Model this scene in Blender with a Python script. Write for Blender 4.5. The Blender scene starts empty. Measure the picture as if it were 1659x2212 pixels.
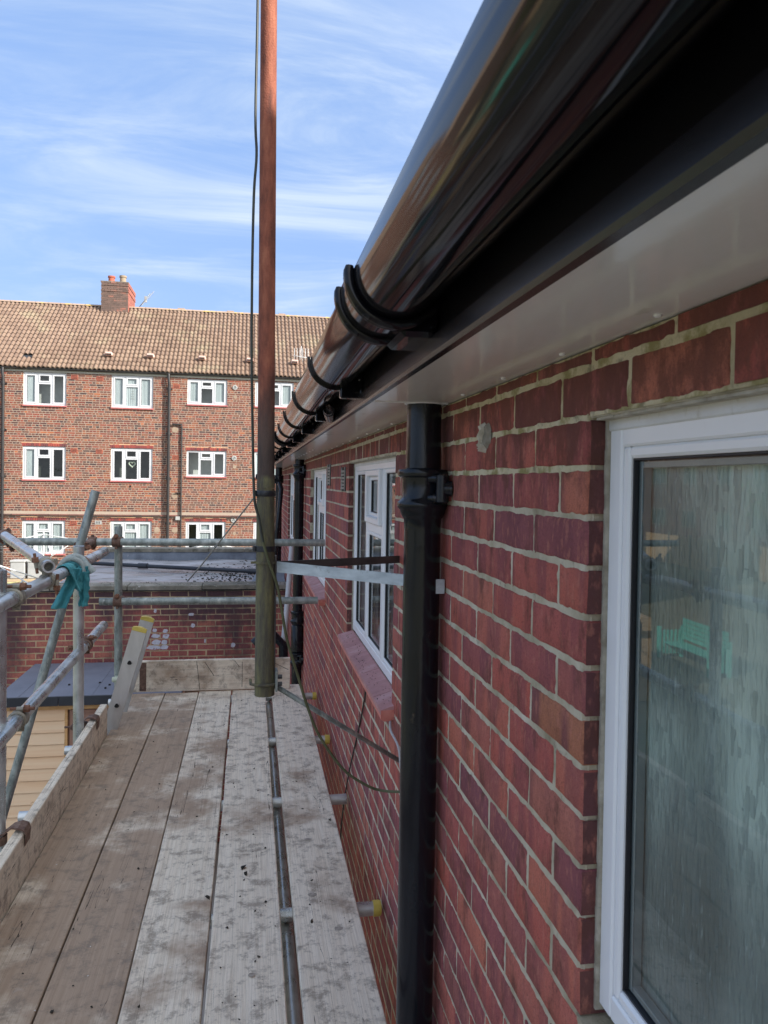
import bpy, bmesh, math, random
from mathutils import Vector, Matrix, noise
from math import sin, cos, pi, radians
S = bpy.context.scene
COL = S.collection
random.seed(7)

# ------------------------------------------------------------------ camera
cd = bpy.data.cameras.new('camera'); cam = bpy.data.objects.new('camera', cd); COL.objects.link(cam)
yaw, pit, rol = radians(9.85), radians(0.9), 0.016
f = Vector((sin(yaw)*cos(pit), cos(yaw)*cos(pit), -sin(pit)))
r0 = Vector((cos(yaw), -sin(yaw), 0)); u0 = r0.cross(f)
r = r0*cos(rol)+u0*sin(rol); u = u0*cos(rol)-r0*sin(rol)
cam.matrix_world = Matrix(((r.x, u.x, -f.x, 0), (r.y, u.y, -f.y, 0), (r.z, u.z, -f.z, 0), (0, 0, 0, 1)))
cd.sensor_fit = 'HORIZONTAL'; cd.sensor_width = 36; cd.lens = 36*1655/1659; cd.shift_y = -36/1659
cd.clip_start = 0.02; cd.clip_end = 1000
cd.dof.use_dof = True; cd.dof.focus_distance = 2.6; cd.dof.aperture_fstop = 20.0
S.camera = cam
# ------------------------------------------------------------------ world and sun
SUN = Vector((0.75, -0.5, 0.5)).normalized()
w = bpy.data.worlds.new('World'); S.world = w; w.use_nodes = True
nt = w.node_tree; nt.nodes.clear()
def nd(nt, typ, **k):
    n = nt.nodes.new(typ)
    for a, v in k.items():
        if a.startswith('i_'):
            key = a[2:]
            key = int(key) if key.isdigit() else key.replace('_', ' ')
            if hasattr(v, 'is_linked') or isinstance(v, bpy.types.NodeSocket): nt.links.new(v, n.inputs[key])
            else: n.inputs[key].default_value = v
        else: setattr(n, a, v)
    return n
def math_(nt, op, a, b=0.0, c=None, clamp=False):
    n = nd(nt, 'ShaderNodeMath', operation=op, i_0=a, i_1=b); n.use_clamp = clamp
    if c is not None:
        if isinstance(c, bpy.types.NodeSocket): nt.links.new(c, n.inputs[2])
        else: n.inputs[2].default_value = c
    return n.outputs[0]
def mrange(nt, v, a, b, c=0.0, d=1.0, smooth=True):
    n = nd(nt, 'ShaderNodeMapRange', i_Value=v); n.inputs[1].default_value = a; n.inputs[2].default_value = b
    n.inputs[3].default_value = c; n.inputs[4].default_value = d
    if smooth: n.interpolation_type = 'SMOOTHSTEP'
    return n.outputs[0]
def mixc(nt, fac, a, b, mode='MIX'):
    n = nt.nodes.new('ShaderNodeMix'); n.data_type = 'RGBA'; n.blend_type = mode; n.clamp_factor = True
    for idx, v in ((0, fac), (6, a), (7, b)):
        if isinstance(v, bpy.types.NodeSocket): nt.links.new(v, n.inputs[idx])
        elif idx == 0: n.inputs[0].default_value = v
        else: n.inputs[idx].default_value = (*v, 1)
    return n.outputs[2]
sky = nd(nt, 'ShaderNodeTexSky', sky_type='NISHITA', sun_disc=False)
sky.sun_elevation = math.asin(SUN.z); sky.sun_rotation = math.atan2(SUN.x, SUN.y)
sky.air_density = 1.0; sky.dust_density = 1.6; sky.ozone_density = 1.2
tc = nd(nt, 'ShaderNodeTexCoord')
sep = nd(nt, 'ShaderNodeSeparateXYZ', i_0=tc.outputs['Generated'])
# cloud layer: the view direction carried up to a flat sheet, so streaks foreshorten towards the horizon
zz = math_(nt, 'ADD', math_(nt, 'ABSOLUTE', sep.outputs[2]), 0.22)
cx = math_(nt, 'DIVIDE', sep.outputs[0], zz); cy = math_(nt, 'DIVIDE', sep.outputs[1], zz)
comb = nd(nt, 'ShaderNodeCombineXYZ', i_0=cx, i_1=cy)
mp = nd(nt, 'ShaderNodeMapping', i_Vector=comb.outputs[0]); mp.inputs['Rotation'].default_value = (0, 0, radians(24)); mp.inputs['Scale'].default_value = (0.7, 2.1, 1)
n1 = nd(nt, 'ShaderNodeTexNoise', i_Vector=mp.outputs[0], i_Scale=1.9, i_Detail=10.0, i_Roughness=0.63, i_Distortion=0.7)
n2 = nd(nt, 'ShaderNodeTexNoise', i_Vector=comb.outputs[0], i_Scale=0.9, i_Detail=3.0)
cl = math_(nt, 'MULTIPLY', mrange(nt, n1.outputs[0], 0.38, 0.70), mrange(nt, n2.outputs[0], 0.36, 0.6, 0.25, 1.0))
skyt = mixc(nt, 1.0, sky.outputs[0], (0.98, 0.86, 0.92), 'MULTIPLY')
base = mixc(nt, 0.72, skyt, (1.10, 1.85, 3.35))
cc = mixc(nt, math_(nt, 'MULTIPLY', cl, 0.8), base, (2.85, 3.25, 3.65))
# haze added to fill the shade: sky pales and brightens smoothly towards the sun
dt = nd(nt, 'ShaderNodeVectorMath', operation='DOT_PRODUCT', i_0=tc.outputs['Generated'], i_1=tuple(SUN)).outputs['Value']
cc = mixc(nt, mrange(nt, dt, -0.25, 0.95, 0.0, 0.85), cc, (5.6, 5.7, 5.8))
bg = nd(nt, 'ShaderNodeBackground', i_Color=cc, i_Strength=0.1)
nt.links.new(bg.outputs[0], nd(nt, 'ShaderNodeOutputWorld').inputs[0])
sd = bpy.data.lights.new('sun', 'SUN'); sd.energy = 3.0; sd.angle = radians(0.53); sd.color = (1.0, 0.93, 0.84)
sun = bpy.data.objects.new('sun', sd); COL.objects.link(sun); sun.rotation_euler = SUN.to_track_quat('Z', 'Y').to_euler()
S.view_settings.view_transform = 'Standard'; S.view_settings.look = 'None'; S.view_settings.gamma = 1
S.view_settings.use_curve_mapping = False; S.view_settings.exposure = 1.56
S.render.engine = 'CYCLES'
S.cycles.max_bounces = 8; S.cycles.transparent_max_bounces = 12

# ------------------------------------------------------------------ materials
def newmat(name):
    m = bpy.data.materials.new(name); m.use_nodes = True; nt = m.node_tree
    return m, nt, nt.nodes['Principled BSDF']
def ramp(nt, fac, cols):
    n = nd(nt, 'ShaderNodeValToRGB', i_Fac=fac); e = n.color_ramp.elements
    while len(e) < len(cols): e.new(0.5)
    for k, (p, c) in enumerate(cols): e[k].position = p; e[k].color = (*c, 1)
    return n.outputs[0]
def pos(nt, scale=(1, 1, 1), obj=False):
    src = nd(nt, 'ShaderNodeTexCoord').outputs['Object'] if obj else nd(nt, 'ShaderNodeNewGeometry').outputs['Position']
    m = nd(nt, 'ShaderNodeMapping', i_Vector=src); m.inputs['Scale'].default_value = scale
    return m.outputs[0]
def rnd(nt):
    a = nd(nt, 'ShaderNodeObjectInfo').outputs['Random']; b = nd(nt, 'ShaderNodeNewGeometry').outputs['Random Per Island']
    return math_(nt, 'FRACT', math_(nt, 'ADD', a, b))
def nmat(name, cols, scale=(5, 5, 5), rough=0.6, metal=0.0, bump=0.0, bscale=(80, 80, 80), bdist=0.002, rand=0.0, spots=(), rrange=0.0, spec=0.5, detail=6.0, coat=0.0, nrange=(0.3, 0.7)):
    """colour ramp driven by world-space noise (+ a random shift per piece), overlaid with blotches"""
    m, nt, b = newmat(name)
    nz = nd(nt, 'ShaderNodeTexNoise', i_Vector=pos(nt, scale), i_Scale=1.0, i_Detail=detail, i_Roughness=0.6).outputs[0]
    fac = mrange(nt, nz, nrange[0], nrange[1], smooth=False)
    if rand: fac = math_(nt, 'ADD', math_(nt, 'MULTIPLY', fac, 1-rand), math_(nt, 'MULTIPLY', rnd(nt), rand))
    c = ramp(nt, fac, cols)
    for (sc, lo, hi, col, amt) in spots:
        k = nd(nt, 'ShaderNodeTexNoise', i_Vector=pos(nt, sc), i_Scale=1.0, i_Detail=5.0, i_Roughness=0.65).outputs[0]
        c = mixc(nt, mrange(nt, k, lo, hi, 0, amt), c, col)
    nt.links.new(c, b.inputs['Base Color'])
    b.inputs['Roughness'].default_value = rough; b.inputs['Metallic'].default_value = metal
    b.inputs['Specular IOR Level'].default_value = spec; b.inputs['Coat Weight'].default_value = coat
    if rrange: nt.links.new(mrange(nt, nz, 0.35, 0.65, rough-rrange, rough+rrange), b.inputs['Roughness'])
    if bump:
        k = nd(nt, 'ShaderNodeTexNoise', i_Vector=pos(nt, bscale), i_Scale=1.0, i_Detail=5.0, i_Roughness=0.65).outputs[0]
        bn = nd(nt, 'ShaderNodeBump', i_Height=k, i_Strength=bump, i_Distance=bdist)
        nt.links.new(bn.outputs[0], b.inputs['Normal'])
    return m
MT = {}
def brick_mat(name, pal, kiss=0.5, soot=0.0, white=0.4, wscale=1.0, grime=True):
    m, nt, b = newmat(name)
    rv = rnd(nt)
    r2 = math_(nt, 'FRACT', math_(nt, 'MULTIPLY', rv, 17.31))
    c = ramp(nt, rv, pal)
    # firing marks: upright darker bands across the stretcher, streaks and grain
    P = nd(nt, 'ShaderNodeNewGeometry').outputs['Position']
    off = nd(nt, 'ShaderNodeCombineXYZ', i_0=math_(nt, 'MULTIPLY', rv, 31.0), i_1=math_(nt, 'MULTIPLY', r2, 57.0), i_2=0.0)
    av = nd(nt, 'ShaderNodeVectorMath', operation='ADD', i_0=P, i_1=off.outputs[0]).outputs[0]
    mb = nd(nt, 'ShaderNodeMapping', i_Vector=av); mb.inputs['Scale'].default_value = (13, 13, 2.0)
    bands = nd(nt, 'ShaderNodeTexNoise', i_Vector=mb.outputs[0], i_Scale=wscale, i_Detail=2.0, i_Distortion=0.3).outputs[0]
    c = mixc(nt, math_(nt, 'MULTIPLY', mrange(nt, bands, 0.45, 0.6), kiss), c, (0.20, 0.068, 0.085))
    ms = nd(nt, 'ShaderNodeMapping', i_Vector=av); ms.inputs['Scale'].default_value = (95, 95, 38)
    st = nd(nt, 'ShaderNodeTexNoise', i_Vector=ms.outputs[0], i_Scale=wscale, i_Detail=4.0).outputs[0]
    c = mixc(nt, mrange(nt, st, 0.5, 0.72, 0, 0.5), c, (0.62, 0.24, 0.17))
    mg = nd(nt, 'ShaderNodeTexNoise', i_Vector=pos(nt, (150*wscale,)*3), i_Scale=1.0, i_Detail=6.0, i_Roughness=0.75).outputs[0]
    c = mixc(nt, mrange(nt, mg, 0.50, 0.70, 0.0, 0.55), c, (0.11, 0.036, 0.036))
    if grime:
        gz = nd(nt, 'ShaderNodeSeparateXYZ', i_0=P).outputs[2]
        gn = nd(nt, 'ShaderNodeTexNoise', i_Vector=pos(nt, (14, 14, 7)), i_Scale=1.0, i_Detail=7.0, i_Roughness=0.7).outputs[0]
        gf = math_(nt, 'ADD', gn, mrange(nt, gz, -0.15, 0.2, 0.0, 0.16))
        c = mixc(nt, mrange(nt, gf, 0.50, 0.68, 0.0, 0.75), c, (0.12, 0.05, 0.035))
    g = nd(nt, 'ShaderNodeTexNoise', i_Vector=pos(nt, (420*wscale,)*3), i_Scale=1.0, i_Detail=4.0, i_Roughness=0.8).outputs[0]
    c = mixc(nt, mrange(nt, g, 0.35, 0.60, 0.38, 0.0), c, (0.13, 0.042, 0.042))
    if white:
        wv = nd(nt, 'ShaderNodeTexNoise', i_Vector=pos(nt, (46*wscale, 46*wscale, 30*wscale)), i_Scale=1.0, i_Detail=7.0, i_Roughness=0.8).outputs[0]
        c = mixc(nt, mrange(nt, wv, 0.67, 0.76, 0, white), c, (0.62, 0.52, 0.46))
    if soot:
        sv = nd(nt, 'ShaderNodeTexNoise', i_Vector=pos(nt, (1.1, 1.1, 0.55)), i_Scale=1.0, i_Detail=6.0, i_Roughness=0.7).outputs[0]
        zt_ = nd(nt, 'ShaderNodeSeparateXYZ', i_0=P).outputs[2]
        sv = math_(nt, 'ADD', sv, math_(nt, 'MULTIPLY', mrange(nt, zt_, -1.95, -1.42), 0.16))
        c = mixc(nt, mrange(nt, sv, 0.47, 0.66, 0, soot), c, (0.05, 0.04, 0.05))
    nt.links.new(c, b.inputs['Base Color'])
    b.inputs['Roughness'].default_value = 0.82; b.inputs['Specular IOR Level'].default_value = 0.25
    bh = math_(nt, 'ADD', g, math_(nt, 'MULTIPLY', st, 0.8))
    bn = nd(nt, 'ShaderNodeBump', i_Height=bh, i_Strength=0.8, i_Distance=0.002/wscale)
    nt.links.new(bn.outputs[0], b.inputs['Normal'])
    return m
MT['brick'] = brick_mat('red_brick', [(0, (0.58, 0.145, 0.10)), (0.16, (0.47, 0.12, 0.10)), (0.32, (0.60, 0.185, 0.12)), (0.46, (0.32, 0.10, 0.11)), (0.6, (0.53, 0.14, 0.11)), (0.72, (0.57, 0.20, 0.13)), (0.82, (0.27, 0.095, 0.11)), (1, (0.54, 0.135, 0.10))])
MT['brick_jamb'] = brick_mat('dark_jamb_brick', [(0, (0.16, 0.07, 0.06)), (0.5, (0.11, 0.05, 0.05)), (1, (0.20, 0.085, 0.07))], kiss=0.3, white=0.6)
MT['brick_orange'] = brick_mat('orange_brick', [(0, (0.50, 0.20, 0.11)), (1, (0.46, 0.18, 0.10))], kiss=0.8)
MT['stain_brick'] = brick_mat('sooty_brick', [(0, (0.46, 0.13, 0.10)), (0.25, (0.26, 0.085, 0.08)), (0.5, (0.52, 0.19, 0.13)), (0.75, (0.33, 0.10, 0.09)), (1, (0.42, 0.15, 0.12))], soot=0.85, white=0.75, wscale=0.35, grime=False)
MT['stock_brick'] = nmat('multi_stock_brick', [(0, (0.250, 0.075, 0.045)), (0.14, (0.204, 0.053, 0.036)), (0.28, (0.078, 0.044, 0.040)), (0.42, (0.239, 0.084, 0.050)), (0.55, (0.144, 0.058, 0.040)), (0.66, (0.048, 0.031, 0.032)), (0.76, (0.275, 0.100, 0.053)), (0.88, (0.107, 0.053, 0.040)), (0.985, (0.370, 0.116, 0.045))], scale=(1.5, 1.5, 1.5), rough=0.9, rand=0.93, bump=0.3, bscale=(60, 60, 60), bdist=0.004)
MT['dark_stock'] = nmat('chimney_brick', [(0, (0.10, 0.07, 0.06)), (0.8, (0.17, 0.11, 0.09)), (0.95, (0.34, 0.13, 0.09))], rough=0.9, rand=0.8)
MT['chim_side'] = nmat('chimney_sunlit_brick', [(0, (0.42, 0.16, 0.11)), (1, (0.30, 0.10, 0.08))], rough=0.9, rand=0.8)  # sunlit look of the stack's right side put into a lighter brick colour
MT['soldier'] = nmat('soldier_brick', [(0, (0.34, 0.07, 0.05)), (0.6, (0.20, 0.05, 0.05)), (1, (0.10, 0.05, 0.05))], rough=0.9, rand=0.9)
MT['mortar'] = nmat('sand_mortar', [(0, (0.34, 0.30, 0.20)), (0.5, (0.56, 0.50, 0.37)), (1, (0.70, 0.65, 0.52))], scale=(9, 9, 9), rough=0.95, bump=1.0, bscale=(260, 260, 260), bdist=0.003, detail=10, spec=0.15,
                   spots=[((22, 22, 22), 0.56, 0.72, (0.17, 0.15, 0.11), 0.7)])
def mortar_top():
    m = nmat('lichened_mortar', [(0, (0.48, 0.42, 0.26)), (0.5, (0.64, 0.57, 0.38)), (1, (0.72, 0.66, 0.50))], scale=(9, 9, 9), rough=0.95, bump=1.0, bscale=(260, 260, 260), bdist=0.003, detail=10, spec=0.15,
             spots=[((16, 16, 16), 0.48, 0.64, (0.24, 0.21, 0.06), 0.75), ((22, 22, 22), 0.56, 0.72, (0.15, 0.13, 0.09), 0.7)])
    return m
MT['mortar_top'] = mortar_top()
MT['pale_mortar'] = nmat('cream_mortar', [(0, (0.350, 0.281, 0.223)), (1, (0.392, 0.324, 0.260))], scale=(3, 3, 3), rough=0.95)
MT['garage_mortar'] = nmat('old_mortar', [(0, (0.36, 0.28, 0.17)), (1, (0.60, 0.48, 0.30))], scale=(2.2, 2.2, 2.2), rough=0.95, spots=[((1.1, 1.1, 0.55), 0.46, 0.62, (0.05, 0.045, 0.05), 0.8)])
MT['tile'] = nmat('concrete_roof_tile', [(0, (0.156, 0.102, 0.074)), (0.5, (0.206, 0.138, 0.100)), (1, (0.250, 0.175, 0.126))], scale=(6, 6, 6), rough=0.9, rand=0.7, bump=0.4, bscale=(50, 50, 50), bdist=0.01, spots=[((0.8, 0.8, 0.8), 0.52, 0.68, (0.30, 0.26, 0.17), 0.5), ((12, 12, 12), 0.66, 0.72, (0.12, 0.10, 0.07), 0.6)])
MT['ridge'] = nmat('ridge_tile', [(0, (0.30, 0.21, 0.16)), (1, (0.42, 0.31, 0.23))], rough=0.9, rand=0.4, spots=[((3, 3, 3), 0.56, 0.62, (0.55, 0.40, 0.10), 0.7)])
MT['upvc'] = nmat('white_plastic_frame', [(0, (0.83, 0.84, 0.85)), (1, (0.88, 0.89, 0.90))], scale=(3, 3, 3), rough=0.32, spots=[((30, 30, 9), 0.62, 0.8, (0.52, 0.50, 0.45), 0.35)], spec=0.5)
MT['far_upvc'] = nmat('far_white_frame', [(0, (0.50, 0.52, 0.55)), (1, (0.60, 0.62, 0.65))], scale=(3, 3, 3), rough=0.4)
MT['old_white'] = nmat('weathered_white_frame', [(0, (0.60, 0.60, 0.57)), (1, (0.76, 0.77, 0.76))], scale=(6, 6, 6), rough=0.5, spots=[((40, 40, 25), 0.56, 0.74, (0.42, 0.39, 0.30), 0.6)])
MT['gasket'] = nmat('black_rubber', [(0, (0.012, 0.012, 0.015)), (1, (0.02, 0.02, 0.024))], rough=0.5)
MT['spacer'] = nmat('grey_spacer', [(0, (0.22, 0.26, 0.27)), (1, (0.3, 0.34, 0.35))], rough=0.35, metal=0.6)
MT['sealant'] = nmat('dirty_sealant', [(0, (0.26, 0.23, 0.17)), (1, (0.55, 0.51, 0.42))], scale=(30, 30, 30), rough=0.8, bump=0.7, bscale=(90, 90, 90), bdist=0.004)
MT['soffit'] = nmat('white_soffit_board', [(0, (0.86, 0.84, 0.79)), (1, (0.90, 0.88, 0.84))], scale=(2, 1.2, 2), rough=0.13, bump=0.06, bscale=(9, 3, 9), bdist=0.01, spec=0.75,
                   spots=[((60, 8, 60), 0.62, 0.74, (0.82, 0.80, 0.75), 0.55), ((14, 5, 14), 0.64, 0.72, (0.42, 0.39, 0.33), 0.35)])
MT['fascia'] = nmat('black_fascia_board', [(0, (0.006, 0.006, 0.008)), (1, (0.011, 0.011, 0.013))], rough=0.26, bump=0.15, bscale=(300, 300, 300), bdist=0.0006)
MT['gutter'] = nmat('gloss_black_plastic', [(0, (0.004, 0.004, 0.006)), (1, (0.007, 0.007, 0.009))], rough=0.09, bump=0.12, bscale=(4, 0.8, 4), bdist=0.01, spec=0.36, spots=[((110, 60, 110), 0.74, 0.78, (0.4, 0.36, 0.33), 0.5)])
MT['pipe'] = nmat('black_painted_iron', [(0, (0.004, 0.006, 0.010)), (1, (0.009, 0.012, 0.018))], scale=(14, 14, 5), rough=0.20, rrange=0.05, bump=0.4, bscale=(38, 38, 12), bdist=0.003, spec=0.38,
                 spots=[((250, 250, 250), 0.73, 0.77, (0.45, 0.45, 0.45), 0.7), ((18, 18, 14), 0.64, 0.72, (0.10, 0.075, 0.055), 0.6)])
MT['far_pipe'] = nmat('black_downpipe', [(0, (0.02, 0.02, 0.022)), (1, (0.035, 0.033, 0.033))], rough=0.4)
MT['galv'] = nmat('galvanised_tube', [(0, (0.36, 0.39, 0.40)), (0.5, (0.52, 0.55, 0.56)), (1, (0.66, 0.69, 0.70))], scale=(11, 11, 11), rough=0.33, metal=0.75, rrange=0.1, bump=0.35, bscale=(110, 110, 110), bdist=0.0012,
                 spots=[((45, 45, 45), 0.62, 0.76, (0.28, 0.26, 0.22), 0.45), ((90, 20, 90), 0.64, 0.74, (0.85, 0.86, 0.86), 0.6)])
MT['galv_old'] = nmat('weathered_tube', [(0, (0.15, 0.17, 0.165)), (0.5, (0.27, 0.31, 0.30)), (1, (0.44, 0.48, 0.47))], scale=(22, 22, 9), rough=0.5, metal=0.5, bump=0.6, bscale=(90, 90, 20), bdist=0.0015,
                     spots=[((50, 50, 14), 0.54, 0.68, (0.56, 0.58, 0.55), 0.6), ((30, 30, 30), 0.58, 0.70, (0.10, 0.11, 0.10), 0.6), ((8, 8, 8), 0.6, 0.7, (0.10, 0.24, 0.18), 0.35)])
MT['rust'] = nmat('rusty_coupler', [(0, (0.08, 0.05, 0.04)), (0.5, (0.17, 0.10, 0.075)), (1, (0.30, 0.22, 0.17))], scale=(40, 40, 40), rough=0.75, metal=0.25, bump=0.8, bscale=(150, 150, 150), bdist=0.002, rand=0.3)
MT['rust_bright'] = nmat('rusty_bolt', [(0, (0.12, 0.055, 0.035)), (1, (0.27, 0.13, 0.08))], scale=(60, 60, 60), rough=0.8, bump=0.8, bscale=(200, 200, 200))
MT['coupler_grey'] = nmat('grey_coupler', [(0, (0.20, 0.18, 0.14)), (1, (0.42, 0.40, 0.34))], scale=(30, 30, 30), rough=0.6, metal=0.4, bump=0.6, bscale=(120, 120, 120))
MT['yellow'] = nmat('yellow_plastic', [(0, (0.52, 0.40, 0.06)), (1, (0.70, 0.56, 0.14))], scale=(30, 30, 30), rough=0.45)
MT['alu'] = nmat('aluminium', [(0, (0.504, 0.504, 0.504)), (1, (0.660, 0.660, 0.660))], scale=(12, 12, 4), rough=0.38, metal=0.6, spots=[((70, 70, 70), 0.70, 0.74, (0.8, 0.8, 0.8), 0.8), ((50, 50, 50), 0.70, 0.74, (0.1, 0.1, 0.1), 0.6)])
MT['pine'] = nmat('new_pine_cladding', [(0, (0.800, 0.525, 0.308)), (0.5, (0.860, 0.622, 0.402)), (1, (0.880, 0.680, 0.468))], scale=(0.8, 0.8, 26), rough=0.65, rand=0.3, spots=[((7, 7, 16), 0.68, 0.74, (0.42, 0.16, 0.07), 0.85)])
MT['osb'] = nmat('orange_fascia_timber', [(0, (0.52, 0.27, 0.10)), (1, (0.74, 0.46, 0.20))], scale=(9, 9, 30), rough=0.7)
MT['ply'] = nmat('red_brown_plywood', [(0, (0.26, 0.14, 0.10)), (1, (0.36, 0.21, 0.15))], scale=(8, 8, 2), rough=0.8)
MT['felt'] = nmat('slate_grey_felt', [(0, (0.128, 0.143, 0.188)), (1, (0.180, 0.195, 0.247))], scale=(2, 2, 2), rough=0.8, bump=0.3, bscale=(400, 400, 400), bdist=0.002)
MT['felt_edge'] = nmat('dark_felt_edge', [(0, (0.02, 0.024, 0.03)), (1, (0.035, 0.04, 0.05))], rough=0.7)
MT['coping'] = nmat('concrete_coping', [(0, (0.09, 0.085, 0.07)), (0.5, (0.18, 0.17, 0.14)), (1, (0.32, 0.30, 0.26))], scale=(5, 5, 5), rough=0.95, bump=0.8, bscale=(60, 60, 60), bdist=0.006, rand=0.2, spots=[((16, 16, 16), 0.62, 0.7, (0.62, 0.62, 0.60), 0.7), ((7, 7, 7), 0.58, 0.68, (0.07, 0.07, 0.05), 0.8)])
MT['flatroof'] = nmat('wet_flat_roof_felt', [(0, (0.195, 0.195, 0.210)), (0.5, (0.332, 0.332, 0.351)), (1, (0.410, 0.410, 0.438))], scale=(1.2, 2.5, 1), rough=0.45, rrange=0.2, bump=0.3, bscale=(25, 25, 25), spots=[((2.2, 4.5, 1), 0.52, 0.6, (0.17, 0.165, 0.15), 0.65), ((7, 9, 1), 0.60, 0.68, (0.10, 0.095, 0.08), 0.6)])
MT['upstand'] = nmat('blue_grey_lead_upstand', [(0, (0.10, 0.12, 0.16)), (1, (0.22, 0.26, 0.32))], scale=(5, 5, 5), rough=0.5, spots=[((30, 30, 6), 0.64, 0.72, (0.7, 0.7, 0.72), 0.7)])
MT['pvc_black'] = nmat('black_plastic_pipe', [(0, (0.015, 0.016, 0.02)), (1, (0.03, 0.032, 0.04))], rough=0.3)
MT['cable'] = nmat('black_coaxial_cable', [(0, (0.02, 0.022, 0.02)), (1, (0.05, 0.06, 0.045))], scale=(20, 20, 20), rough=0.55)
MT['cable_green'] = nmat('algae_stained_cable', [(0, (0.07, 0.075, 0.035)), (1, (0.13, 0.135, 0.07))], scale=(30, 30, 30), rough=0.8)
MT['tape'] = nmat('black_insulating_tape', [(0, (0.015, 0.016, 0.02)), (1, (0.03, 0.034, 0.042))], rough=0.4, bump=0.6, bscale=(60, 60, 200), bdist=0.003)
MT['towel'] = nmat('teal_cloth', [(0, (0.030, 0.189, 0.221)), (0.5, (0.053, 0.270, 0.312)), (1, (0.105, 0.378, 0.416))], scale=(25, 25, 12), rough=0.95, bump=1.0, bscale=(400, 400, 400), bdist=0.003)
MT['rag'] = nmat('grey_cloth', [(0, (0.24, 0.29, 0.29)), (1, (0.42, 0.46, 0.45))], scale=(30, 30, 30), rough=0.95, bump=1.0, bscale=(300, 300, 300), bdist=0.003)
MT['white_paint'] = nmat('white_coated_steel', [(0, (0.576, 0.592, 0.592)), (1, (0.656, 0.672, 0.672))], rough=0.4)
MT['boxwhite'] = nmat('white_plastic_box', [(0, (0.322, 0.329, 0.322)), (1, (0.434, 0.440, 0.434))], scale=(4, 4, 4), rough=0.6)
MT['sillpaint'] = nmat('red_painted_sill', [(0, (0.529, 0.149, 0.115)), (0.5, (0.621, 0.207, 0.161)), (1, (0.690, 0.276, 0.218))], scale=(14, 14, 14), rough=0.6, bump=0.4, bscale=(80, 80, 80))
MT['silltile'] = nmat('worn_sill_tile', [(0, (0.365, 0.162, 0.162)), (0.5, (0.486, 0.236, 0.230)), (1, (0.594, 0.351, 0.351))], scale=(12, 12, 12), rough=0.6, rand=0.25, bump=0.5, bscale=(90, 90, 90), bdist=0.002, spots=[((45, 45, 45), 0.64, 0.72, (0.06, 0.04, 0.04), 0.8)])
MT['farsill'] = nmat('far_red_sill', [(0, (0.36, 0.10, 0.10)), (1, (0.46, 0.16, 0.15))], rough=0.7)
MT['terracotta'] = nmat('terracotta_air_brick', [(0, (0.34, 0.09, 0.06)), (1, (0.42, 0.13, 0.08))], rough=0.9)
MT['dark'] = nmat('dark_opening', [(0, (0.01, 0.01, 0.01)), (1, (0.015, 0.015, 0.015))], rough=0.9)
MT['curtain'] = nmat('net_curtain', [(0, (0.66, 0.69, 0.68)), (1, (0.86, 0.88, 0.86))], scale=(22, 22, 0.8), rough=0.9)
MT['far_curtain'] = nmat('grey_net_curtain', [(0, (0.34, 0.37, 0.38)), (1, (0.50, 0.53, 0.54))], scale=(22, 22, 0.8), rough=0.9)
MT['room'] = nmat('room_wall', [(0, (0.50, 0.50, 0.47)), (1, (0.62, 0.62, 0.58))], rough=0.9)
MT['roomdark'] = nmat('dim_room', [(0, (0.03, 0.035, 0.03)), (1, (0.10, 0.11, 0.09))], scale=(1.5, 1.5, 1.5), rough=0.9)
MT['grass'] = nmat('dry_grass_ground', [(0, (0.12, 0.125, 0.07)), (0.5, (0.18, 0.175, 0.11)), (1, (0.25, 0.235, 0.17))], scale=(0.6, 0.6, 0.6), rough=0.95, bump=1.0, bscale=(9, 9, 9), bdist=0.05)
MT['paving'] = nmat('grey_yard_paving', [(0, (0.30, 0.28, 0.25)), (1, (0.42, 0.40, 0.36))], scale=(0.9, 0.9, 0.9), rough=0.9, bump=0.5, bscale=(30, 30, 30), bdist=0.01)
MT['leaf'] = nmat('leaf', [(0, (0.035, 0.06, 0.015)), (1, (0.10, 0.14, 0.035))], rough=0.7, rand=0.8)
MT['bark'] = nmat('bark', [(0, (0.06, 0.045, 0.03)), (1, (0.12, 0.09, 0.06))], scale=(10, 10, 2), rough=0.95)
MT['fence'] = nmat('larch_fence', [(0, (0.40, 0.29, 0.17)), (1, (0.52, 0.40, 0.25))], scale=(8, 8, 2), rough=0.85, rand=0.3)
MT['teal'] = nmat('turquoise_paint', [(0, (0.10, 0.46, 0.38)), (1, (0.14, 0.54, 0.45))], rough=0.5)
MT['debris'] = nmat('moss_crumbs', [(0, (0.012, 0.012, 0.01)), (1, (0.06, 0.05, 0.035))], rough=0.95, rand=0.8)
MT['chips'] = nmat('pale_chips', [(0, (0.65, 0.63, 0.6)), (1, (0.8, 0.8, 0.78))], rough=0.8)
MT['straw'] = nmat('yellow_canes', [(0, (0.52, 0.44, 0.10)), (0.5, (0.66, 0.60, 0.22)), (1, (0.35, 0.33, 0.12))], scale=(3, 3, 3), rough=0.8, rand=0.8)
MT['plug'] = nmat('crumbled_filler', [(0, (0.45, 0.40, 0.30)), (1, (0.75, 0.72, 0.62))], scale=(60, 60, 60), rough=0.9, bump=1.0, bscale=(120, 120, 120), bdist=0.004)
MT['plug_grey'] = nmat('grey_filler', [(0, (0.22, 0.20, 0.16)), (1, (0.34, 0.31, 0.25))], scale=(60, 60, 60), rough=0.9, bump=1.0, bscale=(120, 120, 120), bdist=0.004)
MT['grey_plastic'] = nmat('grey_conduit', [(0, (0.40, 0.40, 0.41)), (1, (0.50, 0.50, 0.51))], rough=0.45)
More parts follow.
